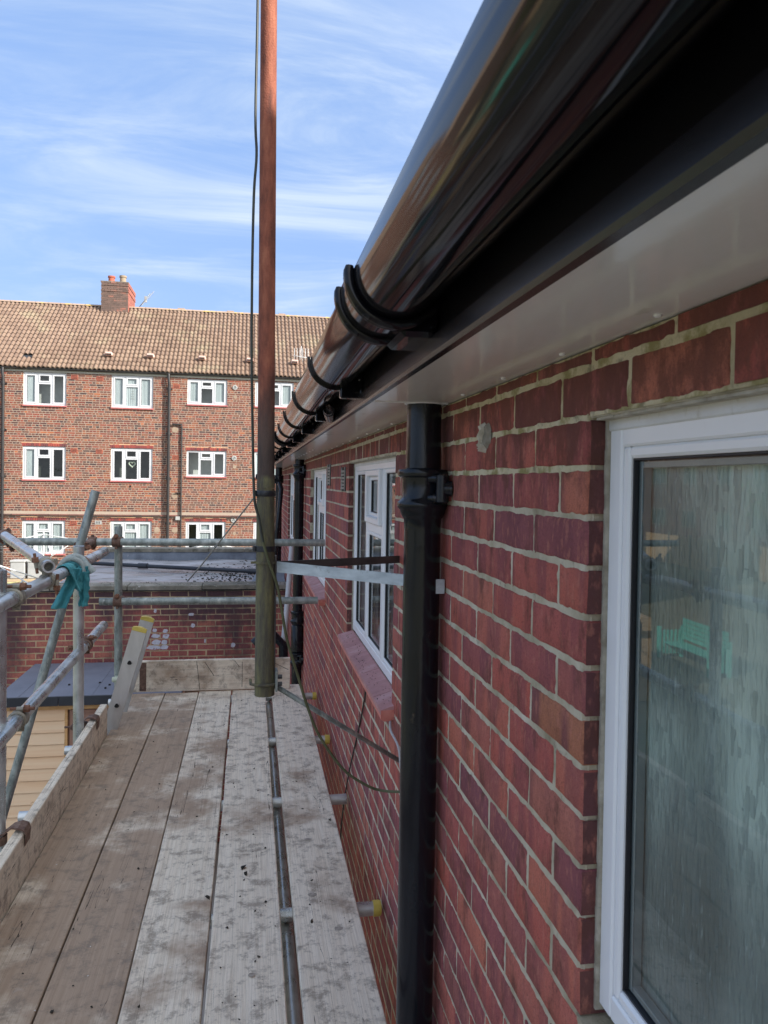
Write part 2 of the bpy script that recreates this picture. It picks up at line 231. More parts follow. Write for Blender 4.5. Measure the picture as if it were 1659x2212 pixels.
MT['strap_galv'] = nmat('galvanised_strap', [(0, (0.360, 0.420, 0.456)), (0.5, (0.504, 0.564, 0.600)), (1, (0.624, 0.684, 0.720))], scale=(16, 16, 40), rough=0.5, metal=0.35, bump=0.5, bscale=(100, 100, 100), spots=[((26, 26, 30), 0.58, 0.68, (0.24, 0.26, 0.25), 0.6)])
MT['strap_dark'] = nmat('dark_steel_strap', [(0, (0.055, 0.05, 0.05)), (1, (0.11, 0.10, 0.10))], scale=(14, 14, 40), rough=0.6, metal=0.3, bump=0.5, bscale=(100, 100, 100), spots=[((9, 9, 20), 0.62, 0.66, (0.24, 0.22, 0.21), 0.6)])
def mast_mat():
    m, nt, b = newmat('rusted_mast_iron')
    P = nd(nt, 'ShaderNodeNewGeometry').outputs['Position']; z = nd(nt, 'ShaderNodeSeparateXYZ', i_0=P).outputs[2]
    k = nd(nt, 'ShaderNodeTexNoise', i_Vector=pos(nt, (30, 30, 12)), i_Scale=1.0, i_Detail=6.0).outputs[0]
    big = nd(nt, 'ShaderNodeTexNoise', i_Vector=pos(nt, (34, 34, 5.5)), i_Scale=1.0, i_Detail=7.0, i_Roughness=0.7).outputs[0]
    zz = math_(nt, 'ADD', z, math_(nt, 'MULTIPLY', math_(nt, 'SUBTRACT', k, 0.5), 0.06))
    rust = ramp(nt, math_(nt, 'ADD', math_(nt, 'MULTIPLY', k, 0.5), math_(nt, 'MULTIPLY', big, 0.5)), [(0.38, (0.13, 0.042, 0.028)), (0.5, (0.27, 0.085, 0.05)), (0.66, (0.43, 0.16, 0.09))])
    dk = ramp(nt, k, [(0.3, (0.05, 0.042, 0.04)), (0.7, (0.115, 0.075, 0.06))])
    moss = ramp(nt, big, [(0.3, (0.055, 0.05, 0.042)), (0.45, (0.10, 0.092, 0.065)), (0.58, (0.16, 0.15, 0.075)), (0.72, (0.27, 0.26, 0.12))])
    c = mixc(nt, mrange(nt, zz, 0.34, 0.12), rust, dk)
    c = mixc(nt, mrange(nt, zz, 0.02, 0.0), c, moss)
    nt.links.new(c, b.inputs['Base Color']); b.inputs['Roughness'].default_value = 0.85
    g = nd(nt, 'ShaderNodeTexNoise', i_Vector=pos(nt, (220, 220, 220)), i_Scale=1.0, i_Detail=6.0).outputs[0]
    bn = nd(nt, 'ShaderNodeBump', i_Height=g, i_Strength=0.8, i_Distance=0.003); nt.links.new(bn.outputs[0], b.inputs['Normal'])
    return m
MT['mast'] = mast_mat()
def board_mat(name, along='Y', brown=0.5, seedoff=0.0):
    """weathered scaffold board: grain along the board, trodden-in brown dirt, dark damp marks, pale worn fibres"""
    m, nt, b = newmat(name)
    L = {'Y': (1, 0.02, 1), 'X': (0.02, 1, 1)}[along]
    def nz(s, det=6.0, rough=0.65, stretch=True, dist=0.0):
        v = tuple(a*s for a in (L if stretch else (1, 1, 1)))
        mm = nd(nt, 'ShaderNodeMapping', i_Vector=nd(nt, 'ShaderNodeNewGeometry').outputs['Position']); mm.inputs['Scale'].default_value = v; mm.inputs['Location'].default_value = (seedoff, seedoff*2, seedoff)
        return nd(nt, 'ShaderNodeTexNoise', i_Vector=mm.outputs[0], i_Scale=1.0, i_Detail=det, i_Roughness=rough, i_Distortion=dist).outputs[0]
    grain = nz(60, 9.0, 0.75, dist=0.7); fine = nz(330, 3.0); stain = nz(2.3, 6.0, 0.6, False, 0.15); damp = nz(15, 9.0, 0.78, False, 0.15)
    c = ramp(nt, grain, [(0.25, (0.62, 0.52, 0.40)), (0.45, (0.80, 0.71, 0.58)), (0.7, (0.88, 0.81, 0.69))])
    c = mixc(nt, mrange(nt, fine, 0.35, 0.6, 0.28, 0.0), c, (0.34, 0.29, 0.23))
    ry = math_(nt, 'ADD', stain, math_(nt, 'MULTIPLY', math_(nt, 'SUBTRACT', rnd(nt), 0.5), 0.12))
    c = mixc(nt, mrange(nt, ry, 0.57-brown*0.19, 0.72-brown*0.17, 0, 0.85), c, mixc(nt, grain, (0.19, 0.125, 0.085), (0.50, 0.36, 0.255)))
    c = mixc(nt, mrange(nt, damp, 0.48, 0.63, 0, 0.7), c, (0.23, 0.19, 0.155))
    crk = nz(16, 3.0, 0.5, dist=0.2); c = mixc(nt, math_(nt, 'LESS_THAN', math_(nt, 'ABSOLUTE', math_(nt, 'SUBTRACT', crk, 0.47)), 0.0013), c, (0.09, 0.07, 0.055))
    spk = nz(48, 6.0, 0.75, False); c = mixc(nt, mrange(nt, spk, 0.62, 0.72, 0, 0.7), c, (0.07, 0.055, 0.045))
    c = mixc(nt, mrange(nt, nz(5.5, 5.0, 0.6, False), 0.66, 0.76, 0, 0.3), c, (0.80, 0.77, 0.74))
    nt.links.new(c, b.inputs['Base Color']); b.inputs['Roughness'].default_value = 0.85; b.inputs['Specular IOR Level'].default_value = 0.2
    h = math_(nt, 'ADD', grain, math_(nt, 'MULTIPLY', fine, 0.5))
    bn = nd(nt, 'ShaderNodeBump', i_Height=h, i_Strength=0.7, i_Distance=0.003); nt.links.new(bn.outputs[0], b.inputs['Normal'])
    return m
MT['board_brown'] = board_mat('brown_stained_board', 'Y', 1.0)
MT['board_mid'] = board_mat('part_stained_board', 'Y', 0.62, 3.0)
MT['board_pale'] = board_mat('pale_board', 'Y', 0.12, 7.0)
MT['board_end'] = board_mat('stop_end_board', 'X', 0.75, 11.0)
def glass_mat(name, bump=0.0, tint=(0.9, 0.95, 0.94), boost=1.0):
    m = bpy.data.materials.new(name); m.use_nodes = True; nt = m.node_tree; nt.nodes.remove(nt.nodes['Principled BSDF'])
    bf = nd(nt, 'ShaderNodeNewGeometry').outputs['Backfacing']
    fr = nd(nt, 'ShaderNodeFresnel', i_IOR=mrange(nt, bf, 0, 1, 1.5, 1/1.5, False))
    tr = nd(nt, 'ShaderNodeBsdfTransparent', i_Color=(*tint, 1)); gl = nd(nt, 'ShaderNodeBsdfGlossy', i_Roughness=0.01)
    if bump:
        k = nd(nt, 'ShaderNodeTexNoise', i_Vector=pos(nt, (7, 7, 7)), i_Scale=1.0, i_Detail=1.0).outputs[0]
        bn = nd(nt, 'ShaderNodeBump', i_Height=k, i_Strength=bump, i_Distance=0.01); nt.links.new(bn.outputs[0], gl.inputs['Normal'])
    fac = math_(nt, 'MULTIPLY', fr.outputs[0], boost, clamp=True)
    mx = nd(nt, 'ShaderNodeMixShader', i_0=fac, i_1=tr.outputs[0], i_2=gl.outputs[0])
    nt.links.new(mx.outputs[0], nt.nodes['Material Output'].inputs[0])
    return m
MT['glass'] = glass_mat('clear_glass', 0.02, boost=1.2)
MT['farglass'] = glass_mat('far_window_glass', 0.3, (0.85, 0.9, 0.9), 1.3)
def obscure():
    """patterned privacy glass: short upright runs pressed into the pane"""
    m, nt, b = newmat('patterned_privacy_glass')
    P = nd(nt, 'ShaderNodeNewGeometry').outputs['Position']
    mm = nd(nt, 'ShaderNodeMapping', i_Vector=P); mm.inputs['Scale'].default_value = (1, 120, 30)
    v = nd(nt, 'ShaderNodeTexVoronoi', i_Vector=mm.outputs[0], i_Scale=1.0, i_Randomness=0.95); v.distance = 'CHEBYCHEV'
    cell = nd(nt, 'ShaderNodeSeparateColor', i_0=v.outputs['Color']).outputs[0]
    mm2 = nd(nt, 'ShaderNodeMapping', i_Vector=P); mm2.inputs['Scale'].default_value = (1, 170, 34)
    s = nd(nt, 'ShaderNodeTexNoise', i_Vector=mm2.outputs[0], i_Scale=1.0, i_Detail=3.0).outputs[0]
    hgt = math_(nt, 'ADD', math_(nt, 'MULTIPLY', v.outputs['Distance'], 0.8), math_(nt, 'ADD', math_(nt, 'MULTIPLY', cell, 0.5), math_(nt, 'MULTIPLY', s, 0.9)))
    big = nd(nt, 'ShaderNodeTexNoise', i_Vector=pos(nt, (2.2, 4.0, 2.6)), i_Scale=1.0, i_Detail=2.0).outputs[0]
    c = ramp(nt, big, [(0.36, (0.13, 0.155, 0.145)), (0.5, (0.22, 0.26, 0.245)), (0.66, (0.52, 0.60, 0.54))])
    c = mixc(nt, mrange(nt, cell, 0.55, 0.95, 0.0, 0.45), c, (0.16, 0.20, 0.20))
    c = mixc(nt, mrange(nt, s, 0.62, 0.74, 0.0, 0.22), c, (0.62, 0.72, 0.70))
    nt.links.new(c, b.inputs['Base Color']); b.inputs['Roughness'].default_value = 0.22
    bn = nd(nt, 'ShaderNodeBump', i_Height=hgt, i_Strength=0.9, i_Distance=0.003); nt.links.new(bn.outputs[0], b.inputs['Normal'])
    return m
MT['obscure'] = obscure()

# ------------------------------------------------------------------ helpers
ORG = {}
def org_of(o): return ORG.get(o.name, Vector((0, 0, 0))) if o else Vector((0, 0, 0))
class MB:
    def __init__(s): s.v = []; s.f = []; s.sm = []
    def add(s, vs, fs, smooth=False):
        k = len(s.v); s.v += [tuple(a) for a in vs]; s.f += [tuple(i+k for i in q) for q in fs]; s.sm += [smooth]*len(fs); return s
    def box(s, x0, x1, y0, y1, z0, z1):
        vs = [(x, y, z) for x in (x0, x1) for y in (y0, y1) for z in (z0, z1)]
        return s.add(vs, [(0, 1, 3, 2), (4, 6, 7, 5), (0, 4, 5, 1), (2, 3, 7, 6), (0, 2, 6, 4), (1, 5, 7, 3)])
    def bbox(s, x0, x1, y0, y1, z0, z1, c=0.002):
        """box with its edges planed off"""
        vs = []; fs = []
        bm = bmesh.new(); bmesh.ops.create_cube(bm, size=1)
        for v in bm.verts: v.co = Vector((x0 if v.co.x < 0 else x1, y0 if v.co.y < 0 else y1, z0 if v.co.z < 0 else z1))
        bmesh.ops.bevel(bm, geom=bm.edges[:], offset=c, segments=1, affect='EDGES')
        bm.verts.index_update(); vs = [v.co[:] for v in bm.verts]; fs = [[v.index for v in q.verts] for q in bm.faces]; bm.free()
        return s.add(vs, fs)
    def tube(s, pts, rad, n=16, caps=True, smooth=True, hollow=None):
        pts = [Vector(p) for p in pts]; rads = rad if isinstance(rad, (list, tuple)) else [rad]*len(pts)
        rings = []; t0 = (pts[1]-pts[0]).normalized()
        ref = Vector((0, 0, 1)) if abs(t0.z) < 0.9 else Vector((1, 0, 0))
        a = t0.cross(ref).normalized()
        for i, p in enumerate(pts):
            t = ((pts[min(i+1, len(pts)-1)]-pts[max(i-1, 0)])).normalized()
            a = (a - t*a.dot(t)).normalized(); b = t.cross(a)
            rings.append([p+(a*cos(2*pi*k/n)+b*sin(2*pi*k/n))*rads[i] for k in range(n)])
        vs = [q for R in rings for q in R]; fs = []
        for i in range(len(pts)-1):
            for k in range(n): fs.append((i*n+k, i*n+(k+1) % n, (i+1)*n+(k+1) % n, (i+1)*n+k))
        s.add(vs, fs, smooth)
        if caps:
            e = (len(pts)-1)*n
            if hollow:
                for base, p, R, d in ((0, pts[0], rings[0], 1), (e, pts[-1], rings[-1], -1)):
                    t = (pts[1]-pts[0]).normalized() if d == 1 else (pts[-2]-pts[-1]).normalized()
                    inn = [p+(q-p)*hollow for q in R]; deep = [q+t*0.25 for q in inn]
                    s.add(R+inn+deep, [(k, (k+1) % n, n+(k+1) % n, n+k) for k in range(n)]+[(n+k, n+(k+1) % n, 2*n+(k+1) % n, 2*n+k) for k in range(n)])
            else:
                s.add(rings[0], [tuple(range(n))]); s.add(rings[-1], [tuple(range(n))])
        return s
    def lathe(s, prof, cx, cy, n=32):
        """prof: (radius, z) pairs about a vertical axis"""
        vs = [(cx+R*cos(2*pi*k/n), cy+R*sin(2*pi*k/n), z) for R, z in prof for k in range(n)]
        fs = [(i*n+k, i*n+(k+1) % n, (i+1)*n+(k+1) % n, (i+1)*n+k) for i in range(len(prof)-1) for k in range(n)]
        return s.add(vs, fs, True)
    def extrude_y(s, prof, y0, y1, closed=True, smooth=False):
        n = len(prof); vs = [(x, y0, z) for x, z in prof]+[(x, y1, z) for x, z in prof]
        fs = [(k, (k+1) % n, n+(k+1) % n, n+k) for k in range(n if closed else n-1)]
        s.add(vs, fs, smooth)
        if closed: s.add([vs[k] for k in range(n)], [tuple(range(n))]); s.add([vs[n+k] for k in range(n)], [tuple(range(n))])
        return s
    def build(s, name, m, parent=None, org=None):
        o0 = Vector(org) if org is not None else org_of(parent)
        me = bpy.data.meshes.new(name); me.from_pydata([(v[0]-o0.x, v[1]-o0.y, v[2]-o0.z) for v in s.v], [], s.f)
        me.polygons.foreach_set('use_smooth', s.sm); me.materials.append(MT[m] if isinstance(m, str) else m); me.validate()
        if any(s.sm):
            bm = bmesh.new(); bm.from_mesh(me); bmesh.ops.remove_doubles(bm, verts=bm.verts, dist=1e-6)
            for e in bm.edges:
                if len(e.link_faces) == 2 and e.calc_face_angle(0) > radians(42): e.smooth = False
            bmesh.ops.recalc_face_normals(bm, faces=bm.faces); bm.to_mesh(me); bm.free()
        o = bpy.data.objects.new(name, me); COL.objects.link(o)
        if parent:
            o.parent = parent; ORG[o.name] = org_of(parent)
            if org is not None: o.location = o0-org_of(parent); ORG[o.name] = o0
        else:
            o.location = o0; ORG[o.name] = o0
        return o
def thing(name, label, cat, loc, group=None):
    o = bpy.data.objects.new(name, None); COL.objects.link(o); o.location = loc; o.empty_display_size = 0.1
    o['label'] = label; o['category'] = cat
    if group: o['group'] = group
    ORG[o.name] = Vector(loc); return o
def tag(o, label, cat, group=None):
    o['label'] = label; o['category'] = cat
    if group: o['group'] = group
    return o
def stuff(o): o['kind'] = 'stuff'; return o
def struct(o): o['kind'] = 'structure'; return o
def place(name, mesh, parent, loc, rot=None, m=None):
    o = bpy.data.objects.new(name, mesh); COL.objects.link(o); o.parent = parent; o.location = Vector(loc)-org_of(parent)
    if rot: o.rotation_euler = rot
    ORG[o.name] = Vector(loc); return o

GZ = -4.6
# ------------------------------------------------------------------ ground
g = MB(); g.add([(-300, -300, GZ-.02), (300, -300, GZ-.02), (300, 300, GZ-.02), (-300, 300, GZ-.02)], [(0, 1, 2, 3)])
struct(g.build('ground', 'grass'))
g = MB(); g.box(-3.6, 0.48, -14, 9.85, GZ-.05, GZ); struct(g.build('yard_paving', 'paving'))

# ------------------------------------------------------------------ brick helpers
def brick_mesh(L, H, D, seed, m='brick', jit=0.0020, ny=9, nz=3, axis='x'):
    """brick centred on its front face; front looks to -X (axis x) or -Y (axis y); worn, uneven arrises"""
    rr = random.Random(seed); e = 0.0036
    ys = [-L/2, -L/2+e]+[-L/2+e+(L-2*e)*k/(ny-2) for k in range(1, ny-2)]+[L/2-e, L/2]
    zs = [-H/2, -H/2+e, H/2-e, H/2] if nz == 3 else [-H/2, H/2]
    vs = []; A, B = len(ys), len(zs)
    for i, y in enumerate(ys):
        for k, z in enumerate(zs):
            edge = i in (0, A-1) or k in (0, B-1)
            jy = rr.uniform(-jit, jit) if i in (0, A-1) else 0; jz = rr.uniform(-jit, jit) if k in (0, B-1) else 0
            vs.append((0.0020+rr.uniform(0, .0018) if edge and nz == 3 else rr.uniform(-.0004, .0004), y+jy, z+jz))
    fs = [(i*B+k, i*B+k+1, (i+1)*B+k+1, (i+1)*B+k) for i in range(A-1) for k in range(B-1)]
    ring = [i*B for i in range(A)]+[(A-1)*B+k for k in range(1, B)]+[i*B+B-1 for i in range(A-2, -1, -1)]+[k for k in range(B-2, 0, -1)]
    n0 = len(vs); vs += [(D, vs[i][1], vs[i][2]) for i in ring]; R = len(ring)
    fs += [(ring[k], ring[(k+1) % R], n0+(k+1) % R, n0+k) for k in range(R)]
    if axis == 'y': vs = [(v[1], v[0], v[2]) for v in vs]
    me = bpy.data.meshes.new('brick'); me.from_pydata(vs, [], fs); me.materials.append(MT[m])
    bm = bmesh.new(); bm.from_mesh(me); bmesh.ops.recalc_face_normals(bm, faces=bm.faces); bm.to_mesh(me); bm.free()
    if nz == 3:
        for p in me.polygons: p.use_smooth = True
        me.set_sharp_from_angle(angle=radians(50))
    return me
def courses(a0, a1, z0, z1, zref, openings, L=0.215, H=0.065, J=0.010, aref=0.0, pattern=None):
    """stretcher bond cut round openings -> (centre along, centre z, length, height)"""
    out = []; k0 = math.floor((z0-zref)/(H+J))
    k = k0
    while zref+k*(H+J) < z1-0.004:
        b0 = zref+k*(H+J)+J/2; b1 = b0+H; b0c, b1c = max(b0, z0), min(b1, z1)
        if b1c-b0c > 0.008:
            cuts = [(o[0], o[1]) for o in openings if o[2] < (b0+b1)/2 < o[3]]
            if pattern: runs = pattern(k, a0, a1)
            else:
                off = ((L+J)/2 if k % 2 else 0)+aref; i0 = math.floor((a0-off)/(L+J)); runs = []
                while off+i0*(L+J) < a1:
                    runs.append((off+i0*(L+J)+J/2, off+(i0+1)*(L+J)-J/2)); i0 += 1
            for (s0, s1) in runs:
                segs = [(max(s0, a0), min(s1, a1))]
                for (c0, c1) in cuts:
                    ns = []
                    for (p, q) in segs:
                        if c1 <= p or c0 >= q: ns.append((p, q))
                        else:
                            if p < c0: ns.append((p, c0))
                            if q > c1: ns.append((c1, q))
                    segs = ns
                for (p, q) in segs:
                    if q-p > 0.02: out.append(((p+q)/2, (b0c+b1c)/2, q-p, b1c-b0c))
        k += 1
    return out

# ------------------------------------------------------------------ the near brick house
WX = 0.493; FX = 0.524
TOP, BOT = 0.098, -0.752
WINS = [(-0.62, 1.07), (2.62, 3.90), (5.09, 6.46), (8.95, 10.32)]
OPEN = [(a, b, (BOT if i_ else -0.776)-0.02, TOP+0.004) for i_, (a, b) in enumerate(WINS)]
house = thing('brick_house', 'red brick house close on the right with white framed windows and black eaves', 'house', (0.5, 4, GZ))
Y0, Y1 = -3.0, 12.6; ZT = 0.204
BOTS = [-0.776, BOT, BOT, BOT]
# backing of mortar: plain boxes far off, a finely uneven face where the camera is near
core = MB(); MX = WX+0.0011
def slab(y0, y1, z0, z1, x=MX): core.box(x, WX+0.115, y0, y1, z0, z1)
edges = [Y0]
prev = Y0
for (a, b, c, d) in OPEN:
    if a > prev: slab(prev+.004, a-.004, GZ, ZT) if not (prev > 1 and prev < 2) else slab(prev+.004, a-.004, GZ, -1.5)
    slab(a-.004, b+.004, GZ, c); slab(a-.004, b+.004, d, ZT, MX+.004 if b < 1.2 else MX)
    prev = b
slab(prev+.004, Y1, GZ, ZT)
core.box(MX+.006, WX+0.115, 1.0745, 2.6155, -1.5, ZT)
wall = core.build('wall', 'mortar', house)
def uneven(y0, y1, z0, z1, cell, mname, name):
    ny = int((y1-y0)/cell); nz = int((z1-z0)/cell); vs = []
    for i in range(ny+1):
        for k in range(nz+1):
            y = y0+(y1-y0)*i/ny; z = z0+(z1-z0)*k/nz
            d = noise.noise(Vector((y*38, z*38, 1)))*0.0017+noise.noise(Vector((y*130, z*130, 5)))*0.0012
            vs.append((WX+0.0024-d*.8 if i else WX+.012, y, z))
    fs = [(i*(nz+1)+k, (i+1)*(nz+1)+k, (i+1)*(nz+1)+k+1, i*(nz+1)+k+1) for i in range(ny) for k in range(nz)]
    o = MB().add(vs, fs, True).build(name, mname, wall); return o
uneven(1.0725, 2.618, -1.5, 0.0, 0.0065, 'mortar', 'mortar_joint')
uneven(1.0725, 2.618, 0.0, ZT, 0.0065, 'mortar_top', 'mortar_joint')
uneven(-0.62, 1.072, TOP+.006, ZT, 0.0065, 'mortar_top', 'mortar_joint')
bl = courses(Y0, Y1, GZ, ZT-0.001, 0.028, OPEN, aref=1.07-0.005)
def seen(b):     # apparent size of a brick in the photograph
    y, z = b[0], b[1]
    if y < 0.75: return 0
    k = 1/(y*y)
    if z < -0.70*y-0.05: return 0
    return b[2]*WX/y*k
bl.sort(key=seen, reverse=True)
cache = {}
def bmesh_for(L, H, seed, m='brick', jamb=False):
    key = (round(L, 3), round(H, 3), seed % (9 if abs(L-.215) < .002 else 3), m, jamb)
    if key not in cache:
        cache[key] = brick_mesh(L, H, 0.1, len(cache)*13+5, m)
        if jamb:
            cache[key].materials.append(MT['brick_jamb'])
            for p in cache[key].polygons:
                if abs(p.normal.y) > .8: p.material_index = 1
    return cache[key]
for i, (y, z, L, H) in enumerate(bl[:300]):
    mm = 'brick_orange' if (abs(z+0.385) < 0.02 and 1.15 < y < 1.4) else 'brick'
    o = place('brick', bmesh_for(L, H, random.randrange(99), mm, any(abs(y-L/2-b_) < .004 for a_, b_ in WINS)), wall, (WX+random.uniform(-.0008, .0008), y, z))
rest = MB()
for (y, z, L, H) in bl[300:]:
    x = WX+random.uniform(-.0006, .0004); a, b, c, d = y-L/2, y+L/2, z-H/2, z+H/2; j = lambda: random.uniform(-.0012, .0012)
    a += j(); b += j(); c += j(); d += j()
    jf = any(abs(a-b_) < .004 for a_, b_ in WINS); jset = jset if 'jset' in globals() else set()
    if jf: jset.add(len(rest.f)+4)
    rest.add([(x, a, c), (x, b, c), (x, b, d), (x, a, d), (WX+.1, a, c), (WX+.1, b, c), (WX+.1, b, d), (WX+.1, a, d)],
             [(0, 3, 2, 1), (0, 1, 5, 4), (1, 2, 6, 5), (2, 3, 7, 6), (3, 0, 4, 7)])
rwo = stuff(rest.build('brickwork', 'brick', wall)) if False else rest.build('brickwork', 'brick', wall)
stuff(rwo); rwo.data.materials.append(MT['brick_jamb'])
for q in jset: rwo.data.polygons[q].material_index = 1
# rest of the shell: back and end walls, floor inside, roof
sh = MB(); sh.box(8.2, 8.4, Y0-9, Y1, GZ, 0.35); sh.box(WX+.115, 8.2, Y1-.2, Y1, GZ, 0.35); sh.box(WX+.115, 8.2, Y0-9, Y0-8.8, GZ, 0.35); sh.box(WX, WX+.115, Y0-9, Y0, GZ, ZT)
sh.add([(.6, Y1, .35), (8.4, Y1, .35), (4.4, Y1, 3.9)], [(0, 1, 2)]); sh.build('end_wall', 'stock_brick', house)
rm = MB(); rm.box(2.6, 2.65, Y0, Y1-.3, -2.4, .34); rm.box(.62, 2.6, Y0, Y1-.3, -2.45, -2.4); rm.box(.62, 2.6, Y0, Y1-.3, .30, .34)
for yy in (1.9, 4.5, 7.6): rm.box(.62, 2.6, yy, yy+.1, -2.4, .30)
rm.build('room_partition', 'room', house)
rf = MB(); P40 = math.tan(radians(40))
nrow = 16; RX0, RZ0 = 0.215, 0.44
for k in range(nrow):
    xa, xb = RX0+4.25*k/nrow, RX0+4.25*(k+1)/nrow+.03; za, zb = RZ0+(xa-RX0)*P40, RZ0+(xb-RX0)*P40
    rf.add([(xa, -12, za+.02), (xa, Y1+.15, za+.02), (xb, Y1+.15, zb), (xb, -12, zb), (xa, -12, za), (xa, Y1+.15, za)], [(0, 1, 2, 3), (0, 4, 5, 1)])
xr, zr = RX0+4.25, RZ0+4.25*P40
rf.add([(xr, -12, zr), (xr, Y1+.15, zr), (2*xr-RX0, Y1+.15, RZ0), (2*xr-RX0, -12, RZ0)], [(0, 1, 2, 3)])
rf.build('roof', 'tile', house)
# eaves
fa = MB(); fa.extrude_y([(.294, .435), (.294, .247), (.289, .243), (.2835, .238), (.2835, .212), (.287, .206), (.300, .206), (.312, .212), (.312, .435)], -3, Y1)
fa.build('fascia', 'fascia', house)
JY = 1.905
for (a, b) in ((-3, JY-.0015), (JY+.0015, 5.9), (5.903, Y1)):
    sf = MB(); sf.box(.3005, WX+.04, a, b, .2062, .2150); so = sf.build('soffit_board', 'soffit', house)
    y = max(a, 0.15)+.13
    while y < min(b, 7):
        for xx in (.476, .385 if int(y*10) % 3 == 0 else None):
            if xx is None: continue
            s_ = MB(); s_.lathe([(0, .2028), (.003, .2032), (.0046, .2045), (.0048, .2062)], xx, y, 10); s_.build('screw', 'upvc', so)
        y += .285
sc = MB(); sc.tube([(.302, JY, .2055), (.36, JY, .2055), (.493, JY, .2055)], .0022, 6); sc.build('joint_sealant', 'upvc', house)

def frame_rect(mb, x0, x1, y0, y1, z0, z1, w, c=0.0025):
    mb.bbox(x0, x1, y0, y0+w, z0, z1, c); mb.bbox(x0, x1, y1-w, y1, z0, z1, c)
    mb.bbox(x0+.0004, x1-.0004, y0+w, y1-w, z1-w, z1, c); mb.bbox(x0+.0004, x1-.0004, y0+w, y1-w, z0, z0+w, c)
def light(win, y0, y1, z0, z1, opening, xf=FX, near=False):
    """one light of a casement window: sash or bead, gasket, pane"""
    if opening:
        s_ = MB(); frame_rect(s_, xf-.014, xf+.03, y0, y1, z0, z1, .028, .004); s_.build('sash', 'upvc', win); y0 += .028; y1 -= .028; z0 += .028; z1 -= .028
    bd = MB(); frame_rect(bd, xf+.003, xf+.02, y0, y1, z0, z1, .017, .004); bd.build('glazing_bead', 'upvc', win)
    y0 += .017; y1 -= .017; z0 += .017; z1 -= .017
    gk = MB(); frame_rect(gk, xf+.0095, xf+.03, y0, y1, z0, z1, .0032, .0005); gk.build('gasket', 'gasket', win)
    sp = MB(); frame_rect(sp, xf+.017, xf+.031, y0+.0046, y1-.0046, z0+.0046, z1-.0046, .009, .0005); sp.build('spacer_bar', 'spacer', win)
    p = MB(); p.add([(xf+.015, y0, z0), (xf+.015, y1, z0), (xf+.015, y1, z1), (xf+.015, y0, z1)], [(0, 3, 2, 1)]); p.build('pane', 'glass', win)
    if near:
        q = MB(); q.add([(xf+.034, y0, z0), (xf+.034, y1, z0), (xf+.034, y1, z1), (xf+.034, y0, z1)], [(0, 3, 2, 1)]); q.build('patterned_pane', 'obscure', win)
_B = BOT
